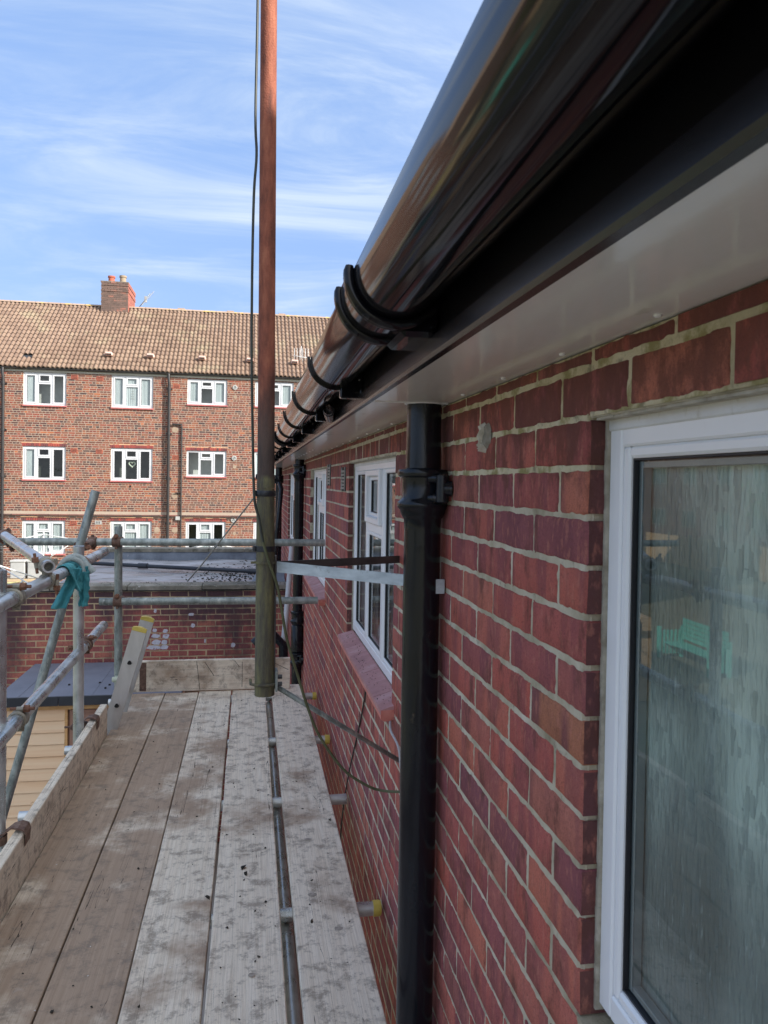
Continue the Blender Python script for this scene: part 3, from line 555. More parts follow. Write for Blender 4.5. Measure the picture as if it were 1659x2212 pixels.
for wi, (a, b) in enumerate(WINS):
    BOT = BOTS[wi]
    win = MB(); y0, y1 = a+.004, b-.006; z0, z1 = BOT+.002, TOP-.004
    frame_rect(win, FX, FX+.06, y0, y1, z0, z1, .036, .003)
    L = (y1-y0); mull = []
    if wi: mull = [y0+L/3, y0+2*L/3]
    for my in mull: win.bbox(FX+.0008, FX+.058, my-.022, my+.022, z0+.036, z1-.036, .003)
    zt = -0.195
    if wi: win.bbox(FX+.0012, FX+.056, mull[0]+.022, mull[1]-.022, zt-.02, zt+.02, .003)
    wo = win.build('window', 'upvc', house)
    tr = MB(); tr.bbox(FX-.003, FX+.01, y0, y1, z1-.012, z1+.006, .002); tr.build('frame_packer', 'old_white', wo)
    sl = MB()
    for (p, q) in (((y1-.001, y1+.0045), (z0-.01, z1+.004)), ((y0-.0025, y0+.001), (z0-.01, z1+.004))):
        n = 40
        for k in range(n):
            za, zb = q[0]+(q[1]-q[0])*k/n, q[0]+(q[1]-q[0])*(k+1)/n
            e = noise.noise(Vector((p[0]*9, za*30, 2)))*.0025
            sl.box(FX-.006+e*.5, FX+.01, p[0]-abs(e)*.8, p[1], za, zb)
    n = 60
    for k in range(n):
        ya, yb = y0+(y1-y0)*k/n, y0+(y1-y0)*(k+1)/n; e = noise.noise(Vector((ya*40, 3, wi)))*.003
        sl.box(WX+.008+e, FX+.01, ya, yb, z1+.004, TOP+.0055+abs(e))
    sl.build('frame_sealant', 'sealant', wo)
    if wi == 0: light(wo, y0+.036, y1-.036, z0+.036, z1-.036, False, near=True)
    else:
        light(wo, y0+.036, mull[0]-.022, z0+.036, z1-.036, False)
        light(wo, mull[1]+.022, y1-.036, z0+.036, z1-.036, False)
        light(wo, mull[0]+.022, mull[1]-.022, zt+.02, z1-.036, True)
        light(wo, mull[0]+.022, mull[1]-.022, z0+.036, zt-.02, False)
        cu = MB(); n = 60
        for (ca, cb) in ((y0+.03, y0+.2), (y1-.38, y1-.03)):
            for k in range(n): pass
            vs = []
            for k in range(n+1):
                yy = ca+(cb-ca)*k/n; xx = FX+.16+.018*sin(k*1.1)+.006*sin(k*2.7)
                vs += [(xx, yy, z0), (xx, yy, z1)]
            cu.add(vs, [(2*k, 2*k+1, 2*k+3, 2*k+2) for k in range(n)], True)
        cu.build('curtain', 'curtain', wo)
        ib = MB(); ib.bbox(FX+.07, FX+.24, y0, y1, z0+.0, z0+.02, .003); ib.build('inner_sill', 'upvc', wo)
    # sloping sill of painted tiles
    s0, s1 = a-.03, b+.005
    if wi == 0: s1 = b-.002
    s0 = a+.002 if wi == 0 else a-.045
    if wi == 0: BOT -= .03
    sb = MB(); sb.extrude_y([(.449, BOT-.028), (.449, BOT-.058), (.462, BOT-.066), (WX+.004, BOT-.060), (WX+.004, BOT-.026)], s0, s1)
    sobj = sb.build('sill', 'sillpaint', house)
    tb = MB(); nt_ = max(4, int((s1-s0)/.165)); 
    for k in range(nt_):
        ya = s0+(s1-s0)*k/nt_+.0015; yb = s0+(s1-s0)*(k+1)/nt_-.0015
        t_ = MB(); dz = random.uniform(-.0012, .0012)
        xe = FX+.002 if (a < (ya+yb)/2 < b) else WX-.001
        ze = BOT-.003 if xe > .5 else BOT-.016
        t_.extrude_y([(.4475, BOT-.0275+dz), (.4475, BOT-.043+dz), (.455, BOT-.046), (xe, ze-.02), (xe, ze+dz)], ya, yb)
        # keep the tile ends clear of the jambs
        t_.build('sill_tile', 'silltile', sobj)
sc_ = MB()
for q in range(70):
    x_ = random.uniform(.455, .515); sc_v = BOT-.026+(x_-.4475)/.0765*.022
    bm_ = None
    sc_.add([(x_+random.uniform(-.002, .002), (y_ := random.uniform(2.62, 3.85))+random.uniform(-.004, .004), sc_v), (x_+.002, y_+.004, sc_v), (x_-.002, y_+.003, sc_v+.001), (x_, y_, sc_v+.003)], [(0, 1, 3), (1, 2, 3), (2, 0, 3)])
stuff(sc_.build('sill_grit', 'debris', house))
BOT = _B
# air bricks in the near wall
for (ya, yb, za, zb) in ((4.02, 4.18, -.045, .083), (4.80, 4.95, -.02, .115)):
    ab = MB(); ab.box(WX-.003, WX+.02, ya, yb, za, zb); abo = ab.build('air_brick', 'dark', house)
    lv = MB(); n = 6
    for k in range(n): lv.box(WX-.008, WX-.0032, ya+.012, yb-.012, za+.01+(zb-za-.02)*k/n, za+.01+(zb-za-.02)*k/n+.011)
    lv.box(WX-.009, WX-.0031, ya, ya+.011, za, zb); lv.box(WX-.009, WX-.0031, yb-.011, yb, za, zb)
    lv.build('louvre', 'galv_old', abo)
# hole made good with crumbled filler
pg = MB()
def blob(cy, cz, ry, rz, dx, seed, n=18):
    rr = random.Random(seed); ring = [(WX-.0005, cy+ry*cos(2*pi*k/n)*rr.uniform(.82, 1.1), cz+rz*sin(2*pi*k/n)*rr.uniform(.85, 1.1)) for k in range(n)]
    ins = [(WX-dx*rr.uniform(.6, 1.1), cy+(p[1]-cy)*.66, cz+(p[2]-cz)*.7) for p in ring]
    return ring+ins+[(WX-dx*.4, cy, cz)], [(k, (k+1) % n, n+(k+1) % n, n+k) for k in range(n)]+[(n+k, n+(k+1) % n, 2*n) for k in range(n)]
v_, f_ = blob(1.565, .105, .027, .028, .008, 3); pg.add(v_, f_); pgo = pg.build('filler_patch', 'plug_grey', house)
p2 = MB(); v_, f_ = blob(1.585, .104, .010, .031, .017, 5, 11); p2.add(v_, f_)
v_, f_ = blob(1.577, .080, .008, .013, .02, 8, 9); p2.add(v_, f_); p2.build('filler_crumb', 'plug', pgo)

# ------------------------------------------------------------------ gutter
GX, GZc, GR = .222, .327, .070
gut = thing('roof_gutter', 'glossy black half round plastic gutter running along the near eaves', 'gutter', (GX, 0.5, GZc))
def garc(R, a0=180, a1=360, n=28): return [(GX+R*cos(radians(a0+(a1-a0)*k/n)), GZc+R*sin(radians(a0+(a1-a0)*k/n))) for k in range(n+1)]
pr = [(GX-GR, GZc+.004)]+garc(GR)+[(GX+GR, GZc+.012), (GX+GR-.003, GZc+.012)]+garc(GR-.003)[::-1]+[(GX-GR+.003, GZc+.004)]
def ring_part(y0, y1, Ro, Ri, lift, name, parent=gut, m='gutter', n=30):
    p = [(GX-Ro, GZc+lift)]+garc(Ro, n=n)+[(GX+Ro-.002, GZc+lift*.3), (GX+Ri-.002, GZc+lift*.3)]+garc(Ri, n=n)[::-1]+[(GX-Ri, GZc+lift)]
    k = MB(); N = len(p); vs = [(x, y0, z) for x, z in p]+[(x, y1, z) for x, z in p]
    k.add(vs, [(i, (i+1) % N, N+(i+1) % N, N+i) for i in range(N)], True)
    half = N//2
    for base in (0, N): k.add([vs[base+i] for i in range(N)], [(i, i+1, N-2-i, N-1-i) for i in range(half-1)])
    return k.build(name, m, parent)
for (a, b) in ((-3, 1.27), (1.2702, 5.27), (5.2702, 9.27), (9.2702, Y1)):
    k = MB(); N = len(pr); k.extrude_y(pr, a, b, closed=True, smooth=True); k.f = k.f[:N]; k.sm = k.sm[:N]
    k.build('gutter_channel', 'gutter', gut)
rim = MB(); 0 and rim.tube([(GX-GR+.001, -3, GZc+.005), (GX-GR+.001, Y1, GZc+.005)], .0035, 8)
for yu in (1.27, 5.27, 9.27):
    un = ring_part(yu-.075, yu+.075, GR+.0045, GR+.0005, .008, 'union_bracket')
    for yy in (yu-.070, yu+.066):
        for dy, R_, rr_, hi in ((-.011, GR+.0065, .0088, 172), (.004, GR+.0060, .0080, 172), (.017, GR+.0050, .0060, 174)):
            path = [(GX+R_*cos(radians(a)), yy+dy, GZc+R_*sin(radians(a))) for a in range(hi, 346, 6)]
            MB().tube(path, [rr_*.7]+[rr_]*(len(path)-2)+[rr_*.8], 12).build('collar_rib', 'gutter', un)
    k = MB(); k.bbox(GX+.01, .2935, yu-.07, yu+.07, GZc-GR-.022, GZc-GR+.018, .008); k.bbox(GX+.055, .2930, yu-.072, yu+.072, GZc-GR-.010, GZc+.02, .004); k.build('back_plate', 'gutter', un)
yb = 2.08
while yb < Y1-.3:
    if min(abs(yb-5.27), abs(yb-9.27)) > .2:
        br = ring_part(yb-.014, yb+.014, GR+.008, GR+.0005, .010, 'fascia_bracket')
        k = MB(); k.bbox(GX+.012, .2935, yb-.016, yb+.016, GZc-GR-.028, GZc-GR+.02, .004); k.bbox(.286, .2937, yb-.035, yb+.035, GZc-GR-.038, GZc+.02, .002); k.build('bracket_arm', 'gutter', br)
    yb += .80
st = MB(); st.tube([(GX+.03, 2.55, GZc-GR-.02), (GX+.055, 2.75, GZc-GR-.022)], .019, 18, hollow=.85); st.build('pipe_stub', 'pipe', gut)

# ------------------------------------------------------------------ soil pipes
def soil_pipe(cx, cy, prof, label, lugs, group='black downpipes on the near wall'):
    t = thing('downpipe', label, 'downpipe', (cx, cy, GZ), group)
    MB().lathe(prof, cx, cy, 40).build('pipe', 'pipe', t)
    for (z0, z1) in lugs:
        k = MB()
        zc = (z0+z1)/2
        for sy in (-1, 1):
            k = MB()
            k.tube([(WX-.022, cy+sy*.074, z0+.004), (WX-.022, cy+sy*.074, z0+.008), (WX-.022, cy+sy*.074, z1-.008), (WX-.022, cy+sy*.074, z1-.004)], [.012, .0165, .0165, .012], 14)
            for zz in (z0+.016, z1-.016): k.tube([(cx+.006, cy+sy*.050, zz), (cx+.028, cy+sy*.066, zz), (WX-.018, cy+sy*.078, zz)], [.013, .012, .012], 10)
            k.tube([(WX-.020, cy+sy*.080, zc), (WX-.001, cy+sy*.083, zc)], [.016, .020], 12)
            k.build('ear', 'pipe', t)
    return t
def collar(z, rp, s=1.0): return [(rp*.97, z+.052*s), (rp*1.02, z+.05*s), (rp*1.36, z+.048*s), (rp*1.42, z+.040*s), (rp*1.36, z+.031*s), (rp*1.2, z+.028*s), (rp*1.17, z+.02*s), (rp*1.17, z-.022*s), (rp*1.22, z-.028*s), (rp*1.38, z-.034*s), (rp*1.42, z-.042*s), (rp*1.36, z-.050*s), (rp*1.24, z-.055*s), (rp*1.20, z-.064*s), (rp*1.1, z-.074*s), (rp*1.02, z-.078*s)]
PX, PY = .438, 1.935
prof = [(.0445, .2075), (.0445, .20)]+collar(-.012, .0475)+[(.0475, -.12), (.0475, GZ)]
sp1 = soil_pipe(PX, PY, prof, 'thick black iron soil pipe in front, between the two nearest windows', [(-.052, .030)])
k = MB(); k.lathe([(.046, .2035), (.050, .2045), (.052, .2061)], PX, PY, 32); k.build('pipe_sealant', 'upvc', sp1)
# small moulded size mark, a ring with two figures
k = MB(); cx0 = Vector((-.42, -.9, 0)).normalized()
tx = Vector((-cx0.y, cx0.x, 0)); c0 = Vector((PX, PY, -.165))+cx0*.0472
k.tube([c0+tx*.0105*cos(a)+Vector((0, 0, .0105*sin(a)))-cx0*(.0012*cos(a)**2) for a in [2*pi*i/20 for i in range(21)]], .0007, 5)
for sx in (-.004, .003): k.tube([c0+tx*(sx-.0015)+Vector((0, 0, .004)), c0+tx*(sx+.0015)+Vector((0, 0, .0042)), c0+tx*(sx+.0015)+Vector((0, 0, -.0042)), c0+tx*(sx-.0018)+Vector((0, 0, -.004))], .0006, 4)
k.build('casting_mark', 'pipe', sp1)
prof = [(.044, .2075), (.044, .2)]+collar(.11, .045)+[(.045, 0), (.045, -1.18)]+collar(-1.24, .046)+[(.056, -1.33), (.056, -1.56)]+collar(-1.62, .047)+[(.047, -1.8), (.047, GZ)]
soil_pipe(.436, 7.08, prof, 'second black soil pipe, beyond the second window, with a jointed branch low down', [(.07, .15), (-1.66, -1.58)])
prof = [(.05, .2075), (.05, .1), (.07, .09), (.07, -.02), (.05, -.03), (.05, -1.33)]
t3 = thing('downpipe', 'farthest black pipe pair by the last window of the near wall', 'downpipe', (.40, 11.3, -1.33), 'black downpipes on the near wall')
MB().lathe(prof, .40, 11.35, 24).build('pipe', 'pipe', t3)
MB().tube([(.40, 11.0, -.02), (.42, 10.9, -.10), (.37, 10.9, -.7), (.33, 10.9, -1.32)], .034, 16).build('branch_pipe', 'pipe', t3)
MB().tube([(.06, 11.2, .07), (.25, 11.2, .05), (.40, 11.2, -.02)], .034, 14).build('inlet_pipe', 'pipe', t3)
# pale plastic pipe leaning against the wall, and a low black gully pipe
tag(MB().tube([(.485, 9.0, -.68), (.40, 8.4, -1.4), (.27, 7.9, -2.6)], .03, 14).build('conduit', 'grey_plastic'), 'pale grey plastic pipe leaning beside the second soil pipe', 'pipe')
gp = MB(); gp.tube([(.05, 8.2, -1.72), (.16, 8.2, -1.62), (.26, 8.2, -1.64), (.36, 8.2, -1.74), (.37, 8.2, -2.2), (.37, 8.2, GZ)], .05, 18); gp.tube([(.37, 8.2, -1.98), (.37, 8.2, -2.1)], .062, 18)
gp.tube([(.37, 8.2, -2.2), (.37, 8.2, -2.3)], .064, 18); tag(gp.build('waste_pipe', 'pipe'), 'black bent waste pipe low down behind the mast foot', 'pipe')

# ------------------------------------------------------------------ aerial mast with its brackets
mx, my = .042, 2.25
mast = thing('aerial_mast', 'rusty iron mast standing off the wall, green with algae at its foot', 'mast', (mx, my, -.62))
def mxz(z): return .0465-(z+.62)*.0072
pts = [(mxz(z), my, z) for z in (-.622, -.6, -.3, -.02)]
MB().tube(pts, [.0290, .0290, .0272, .0262], 32, hollow=.88).build('lower_tube', 'mast', mast)
MB().tube([(mxz(z), my, z) for z in (-.0195, 0, .004, .06, .5, 1.6, 2.4)], [.0265, .0262, .0252, .0246, .0240, .0232, .0230], 32).build('upper_tube', 'mast', mast)
def band(z, R, h, name, m, cable=True):
    k = MB(); X = mxz(z); pr_ = [(R*.985, z-h/2), (R*1.02, z-h/2+.001), (R*1.03, z), (R*1.02, z+h/2-.001), (R*.985, z+h/2)]
    k.lathe(pr_, X, my, 28)
    if cable: k.tube([(X-R-.003, my-.004, z-h/2), (X-R-.003, my-.004, z+h/2)], .0065, 10)
    return k.build(name, m, mast)
band(-.035, .0272, .017, 'tape_band', 'tape'); band(-.195, .0282, .016, 'tape_band', 'tape')
k = MB(); X = mxz(-.235)
k.lathe([(.0285, -.238), (.032, -.238), (.032, -.232), (.0285, -.232)], X, my, 28); k.tube([(X-.025, my-.012, -.234), (X-.042, my-.012, -.235)], .0035, 8); k.build('clamp_ring', 'mast', mast)
k = MB(); X = mxz(-.585); k.tube([(X-.041, my-.006, -.575), (X-.040, my-.026, -.583), (X-.02, my-.037, -.586), (X+.01, my-.036, -.586), (X+.032, my-.02, -.586)], .0042, 10); k.build('clamp_ring', 'mast', mast)
k = MB(); k.bbox(X+.030, X+.037, my-.03, my+.02, -.607, -.548, .001); cp = k.build('clamp_plate', 'galv_old', mast)
for zz in (-.567, -.588):
    k = MB(); k.tube([(X+.037, my-.012, zz), (X+.050, my-.012, zz)], .0065, 6, smooth=False); k.build('bolt', 'pvc_black', cp)
MB().bbox(mxz(-.4)+.026, mxz(-.4)+.0315, my-.008, my+.016, -.60, -.215, .001).build('backing_bar', 'strap_dark', mast)
# V-shaped stand-off of flat steel
def strap(p0, p1, h, t, name, m):
    p0, p1 = Vector(p0), Vector(p1); d = (p1-p0).normalized(); n = d.cross(Vector((0, 0, 1))).normalized()*t/2; up = Vector((0, 0, h/2))
    vs = [p+s*n+q*up for p in (p0, p1) for s in (-1, 1) for q in (-1, 1)]
    return MB().add(vs, [(0, 1, 3, 2), (4, 6, 7, 5), (0, 4, 5, 1), (2, 3, 7, 6), (0, 2, 6, 4), (1, 5, 7, 3)]).build(name, m, mast)
strap((mxz(-.25)+.030, my-.002, -.248), (WX-.03, 1.985, -.262), .031, .005, 'bracket_arm', 'strap_galv')
strap((mxz(-.25)+.030, my+.006, -.245), (WX-.004, 2.50, -.252), .024, .005, 'bracket_arm', 'strap_dark')
k = MB(); k.bbox(WX-.030, WX-.0255, 1.90, 1.99, -.278, -.246, .001); k.bbox(WX-.030, WX-.002, 1.898, 1.905, -.28, -.243, .001); k.build('wall_tab', 'strap_galv', mast)
# diagonal stay from the foot to the wall
k = MB(); p0, p1 = Vector((mxz(-.6)+.03, my+.005, -.598)), Vector((WX-.004, 2.44, -.905)); k.tube([p0, p1], .0075, 8); k.build('diagonal_stay', 'galv_old', mast)
# aerial cable down the mast and looping to the soil pipe
cpts = [(.004, 2.235, 2.4), (-.002, 2.23, 1.8), (.0005, 2.23, 1.366), (-.0015, 2.23, 1.04), (.003, 2.23, .93), (-.003, 2.23, .817), (-.005, 2.23, .581), (-.003, 2.225, .35), (.001, 2.225, .185), (.007, 2.22, .0), (.009, 2.213, -.04), (.013, 2.212, -.07), (.024, 2.210, -.11), (.036, 2.209, -.173), (.055, 2.213, -.235), (.078, 2.222, -.30), (.092, 2.23, -.37), (.108, 2.23, -.456), (.137, 2.23, -.551), (.172, 2.23, -.66), (.207, 2.23, -.743), (.276, 2.23, -.842), (.346, 2.23, -.894), (.40, 2.23, -.915), (.47, 2.15, -.89)]
def smooth_path(p, sub=5):
    P = [Vector(q) for q in p]; out = []
    for i in range(len(P)-1):
        a, b, c, d = P[max(i-1, 0)], P[i], P[i+1], P[min(i+2, len(P)-1)]
        for s in range(sub):
            t = s/sub; out.append(.5*((2*b)+(c-a)*t+(2*a-5*b+4*c-d)*t*t+(3*b-a-3*c+d)*t**3))
    return out+[P[-1]]
cab = thing('aerial_cable', 'thin aerial cable running down the mast and looping to the soil pipe', 'cable', (0, 2.23, 0))
sp_ = smooth_path(cpts); MB().tube(sp_[:66], .0038, 8).build('upper_run', 'cable', cab); MB().tube(sp_[65:], .0041, 8).build('lower_run', 'cable_green', cab)
tag(MB().tube([(.012, 2.235, -.043), (-.36, 6.0, -.64), (-.78, 9.99, -1.283)], [.0022, .0055, .009], 8).build('stay_wire', 'galv_old'), 'thin stay wire slanting down from the mast to the flat roof', 'wire')
tag(MB().tube(smooth_path([(WX-.004, 3.18, -.86), (WX-.006, 3.25, -.97), (WX-.004, 3.44, -1.16), (WX-.008, 3.7, -1.45), (WX-.006, 3.95, -1.80), (WX-.012, 4.0, -2.2)]), .0035, 6).build('wall_cable', 'cable'), 'thin black cable hanging down the brick below the second window sill', 'cable')
tag(MB().tube(smooth_path([(WX-.006, 2.60, -.815), (WX-.02, 2.52, -.83), (WX-.008, 2.44, -.86), (WX-.006, 2.40, -.92), (WX-.006, 2.30, -.99), (WX-.006, 2.16, -1.04), (WX-.006, 2.0, -1.1)]), .0042, 8).build('wall_cable', 'grey_plastic'), 'short grey cable coming out under the near end of the sill', 'cable')

# ------------------------------------------------------------------ scaffold deck boards
DZ = -1.48
def deck_board(x0, x1, y0, y1, m, label, dz=0, warp=0.002):
    rr = random.Random(int(x0*1000)); n = 44; vs = []
    hoop = None
    for i in range(n+1):
        y = y0+(y1-y0)*i/n; e0 = noise.noise(Vector((x0*9, y*2.1, 1)))*warp; e1 = noise.noise(Vector((x1*9, y*2.3, 7)))*warp
        zt = DZ+dz+noise.noise(Vector((x0*3, y*.9, 3)))*.002
        a, b = x0+e0, x1+e1
        vs += [(a, y, zt-.036), (a, y, zt-.003), (a+.003, y, zt), (b-.003, y, zt), (b, y, zt-.003), (b, y, zt-.036)]
    fs = []
    for i in range(n):
        for k in range(6): fs.append((i*6+k, i*6+(k+1) % 6, (i+1)*6+(k+1) % 6, (i+1)*6+k))
    fs += [tuple(range(6)), tuple(range(n*6, n*6+6))]
    o = MB().add(vs, fs).build('scaffold_board', m, None, org=((x0+x1)/2, y1, DZ-.038))
    tag(o, label, 'scaffold board', 'boards of the scaffold deck'); return o
deck_board(-.800, -.5705, -1.2, 5.475, 'board_brown', 'leftmost deck board, brown with dirt, beside the toe board')
deck_board(-.5655, -.3435, -1.2, 5.47, 'board_brown', 'second deck board from the left, brown stained over half its width', -.001)
deck_board(-.3395, -.1185, -1.2, 5.485, 'board_mid', 'middle deck board, grey with dark footmarks and a whitish patch', .0005)
deck_board(-.1085, .1170, -1.2, 5.49, 'board_pale', 'pale deck board left of the gap that shows the tube', .0, .004)
deck_board(.1620, .3845, -1.2, 5.60, 'board_pale', 'pale knotty deck board nearest the brick wall', .002)
# toe board and stop end
tb = MB(); n = 40; vs = []
for i in range(n+1):
    y = -1.2+5.82*i/n; e = noise.noise(Vector((3, y*2, 1)))*.002; zt = -1.303+noise.noise(Vector((5, y*1.5, 1)))*.003
    vs += [(-.843+e, y, -1.525), (-.843+e, y, zt-.003), (-.840+e, y, zt), (-.806+e, y, zt), (-.803+e, y, zt-.003), (-.803+e, y, -1.525)]
tb.add(vs, [(i*6+k, i*6+(k+1) % 6, (i+1)*6+(k+1) % 6, (i+1)*6+k) for i in range(n) for k in range(6)]+[tuple(range(6)), tuple(range(n*6, n*6+6))])
tbo = tb.build('toe_board', board_mat('toe_board_wood', 'Y', 0.15, 21.0), None, org=(-.82, 4.6, -1.52)); tag(tbo, 'long grey toe board on edge along the left side of the deck', 'toe board')
se = MB(); se.bbox(-.885, .292, 5.500, 5.538, DZ+.002, -1.262, .003); seo = se.build('stop_end_board', 'board_end', None, org=(-.3, 5.52, DZ))
tag(seo, 'upright board closing the far end of the deck, scratched and knotty', 'scaffold board')
k = MB(); k.bbox(-.745, -.700, 5.4975, 5.4998, DZ+.012, -1.272, .0004)
for q in range(5): k.tube([(-.722, 5.4978, DZ+.03+q*.042), (-.722, 5.4945, DZ+.03+q*.042)], .006, 8)
k.build('hoop_iron', 'rust', seo)
for (xa, za, xb, zb) in ((-.36, -1.27, -.335, -1.475), (-.305, -1.275, -.24, -1.375), (-.10, -1.27, -.065, -1.315), (-.045, -1.28, -.045, -1.46), (.17, -1.29, .28, -1.345)):
    MB().tube([(xa, 5.4996, za), (xb, 5.4996, zb)], .0016, 5).build('scratch', 'dark', seo)
# knots as slightly sunken ovals, crumbs of moss and pale chips
kn = MB()
def oval(mb, x, y, z, rx, ry, n=12):
    vs = [(x+rx*cos(2*pi*q/n)*random.uniform(.85, 1.1), y+ry*sin(2*pi*q/n)*random.uniform(.85, 1.1), z) for q in range(n)]+[(x, y, z+.0006)]
    mb.add(vs, [(q, (q+1) % n, n) for q in range(n)])
dk = MB(); 
def crumb(mb, x, y, z, s):
    vs = [(x+s*random.uniform(-1, 1), y+s*random.uniform(-1, 1), z+s*random.uniform(0, .9)) for q in range(5)]+[(x+s*random.uniform(-1, 1), y+s*random.uniform(-1, 1), z) for q in range(3)]
    bm = bmesh.new()
    for v in vs: bm.verts.new(v)
    bmesh.ops.convex_hull(bm, input=bm.verts[:]); bm.verts.index_update()
    used = [v for v in bm.verts if v.link_faces]; ix = {v: i for i, v in enumerate(used)}
    mb.add([v.co[:] for v in used], [[ix[v] for v in q.verts] for q in bm.faces]); bm.free()
for q in range(230):
    x = random.choice([random.uniform(-.79, -.57), random.uniform(-.56, -.35), random.uniform(-.33, -.13), random.uniform(-.10, .11), random.uniform(-.1, .11), random.uniform(.17, .375), random.uniform(.17, .375)])
    crumb(dk, x, random.uniform(1.9, 5.4)**1.0, DZ+.001, random.choice([.0015, .002, .003, .004, .006]))
crumb(dk, -.01, 2.95, DZ+.001, .014); crumb(dk, .0, 2.9, DZ+.001, .011); crumb(dk, -.13, 2.75, DZ+.001, .015); crumb(dk, .215, 2.55, DZ+.001, .011)
stuff(tag(dk.build('deck_crumbs', 'debris'), 'dark crumbs of moss and dirt scattered over the deck boards', 'debris'))
ch = MB()
for q in range(46): crumb(ch, random.uniform(-.79, .37), random.uniform(2.0, 5.3), DZ+.001, random.choice([.0012, .002, .003]))
stuff(tag(ch.build('deck_chips', 'chips'), 'tiny pale chips lying on the deck boards', 'debris'))
MT['knot'] = nmat('wood_knot', [(0, (0.24, 0.20, 0.165)), (1, (0.46, 0.41, 0.35))], scale=(60, 60, 60), rough=.8)
def knots(board, lst):
    for (x, y, rx, ry) in lst:
        k = MB(); oval(k, x, y, DZ+.0035, rx, ry, 14); k.build('knot', 'knot', board)
bds = [o for o in bpy.data.objects if o.name.startswith('scaffold_board')]
knots(bds[4], [(.25, 3.15, .016, .010), (.235, 2.72, .017, .014), (.305, 2.50, .015, .013)])
knots(bds[3], [(.02, 2.3, .010, .010)])

# ------------------------------------------------------------------ scaffold frame
TR = .0268
scf = thing('scaffold', 'scaffold of grey steel tubes with rusty couplers, guard rails on the left', 'scaffold', (-.2, 3.5, GZ))
def tube(name, p0, p1, m='galv', R=TR, hollow=.8): return MB().tube([p0, p1], R, 22, hollow=hollow).build(name, m, scf)
tube('standard', (-.905, 3.04, GZ), (-.902, 2.99, -.34))
tube('standard', (-.905, 4.47, GZ), (-.862, 4.11, -.345))
tube('standard', (-.790, 5.07, GZ), (-.825, 5.07, -.30), 'galv_old', .0245)
tube('guard_rail', (-.868, -1.0, -.466), (-.868, 4.86, -.441))
tube('middle_rail', (-.868, -1.0, -1.03), (-.868, 4.84, -.885))
tube('end_rail', (-1.9, 4.985, -.392), (.478, 4.985, -.394), 'galv_old', .0232)
tube('end_rail', (-.92, 4.985, -.764), (.437, 4.985, -.770), 'galv_old', .0232)
tube('diagonal_brace', (-.88, 4.62, -.07), (-1.62, 4.62, -2.9), 'galv_old', .0245)
tube('tie_tube', (-.836, 3.42, -.3748), (-1.455, 4.90, -.345), 'galv', .0262, .72)
tube('ledger', (.143, -1, -1.596), (.143, 5.8, -1.596), 'galv')
tube('ledger', (-.868, -1, -1.596), (-.868, 5.7, -1.596), 'galv')
for (y, xe, cap) in ((5.51, .462, 1), (4.565, .462, 1), (3.69, .478, 0), (2.72, .462, 1), (1.6, .46, 1)):
    t = tube('transom', (-1.02 if y != 5.51 else -.95, y, -1.5435), (xe, y, -1.5435), 'galv', .0242)
    if cap:
        k = MB(); k.tube([(xe-.007, y, -1.5435), (xe+.016, y, -1.5435), (xe+.022, y, -1.5435)], [.0272, .0272, .024], 20); k.build('end_cap', 'yellow', t)
def coupler(pa, da, pb, db, m='rust', R=TR, bolt=(0, -1, 0)):
    """two bands at right angles joined by a saddle, each shut by an eye bolt"""
    pa, pb, da, db = Vector(pa), Vector(pb), Vector(da).normalized(), Vector(db).normalized()
    k = MB()
    for p, d, q in ((pa, da, pb), (pb, db, pa)):
        k.tube([p-d*.026, p-d*.022, p-d*.010, p+d*.010, p+d*.022, p+d*.026], [R+.003, R+.009, R+.007, R+.007, R+.009, R+.003], 20)
        side = (q-p); side = (side-d*side.dot(d)).normalized() if side.length > 1e-4 else Vector((1, 0, 0))
        ear = d.cross(side).normalized()
        for s_ in (-1, 1):
            e = p+ear*s_*(R+.012)-side*.004
            k.tube([e-side*.016, e+side*.010], .0095, 8)
    mid = (pa+pb)/2; k.tube([pa+(pb-pa)*.12, pa+(pb-pa)*.88], .021, 10)
    c = k.build('coupler', m, scf)
    for p, d, q in ((pa, da, pb), (pb, db, pa)):
        side = (q-p); side = (side-d*side.dot(d)).normalized() if side.length > 1e-4 else Vector((1, 0, 0))
        ear = d.cross(side).normalized(); e = p+ear*(R+.013)
        b = MB(); b.tube([e+side*.03, e-side*.058], .0066, 8); b.tube([e-side*.022, e-side*.040], .0145, 6, smooth=False); b.tube([e-side*.020, e-side*.0235], .015, 10); b.build('bolt', 'rust_bright', c)
    return c
yd = (0, 1, 0); xd = (1, 0, 0); zd = (0, 0, 1)
coupler((-.868, 3.06, -.449), yd, (-.922, 3.03, -.449), zd, 'coupler_grey')
coupler((-.868, 4.22, -.444), yd, (-.866, 4.165, -.444), zd, 'rust')
coupler((-.868, 3.53, -.447), yd, (-.865, 3.495, -.375), (-.38, .92, .02), 'coupler_grey')
coupler((-1.435, 4.985, -.392), xd, (-1.44, 4.87, -.346), (-.38, .92, .02), 'rust')
coupler((-.868, 3.12, -.927), yd, (-.918, 3.03, -.927), zd, 'coupler_grey')
coupler((-.868, 4.33, -.898), yd, (-.884, 4.28, -.898), zd, 'rust')
coupler((-.822, 4.985, -.392), xd, (-.822, 5.05, -.392), zd, 'rust', .0240)
coupler((-.812, 4.985, -.765), xd, (-.814, 5.05, -.765), zd, 'rust', .0240)
coupler((-.965, 4.985, -.392), xd, (-.952, 4.64, -.385), (-.25, 0, -.97), 'rust', .0240)
coupler((-.868, 4.565, -1.596), yd, (-.868, 4.565, -1.5435), xd, 'rust', .0242)
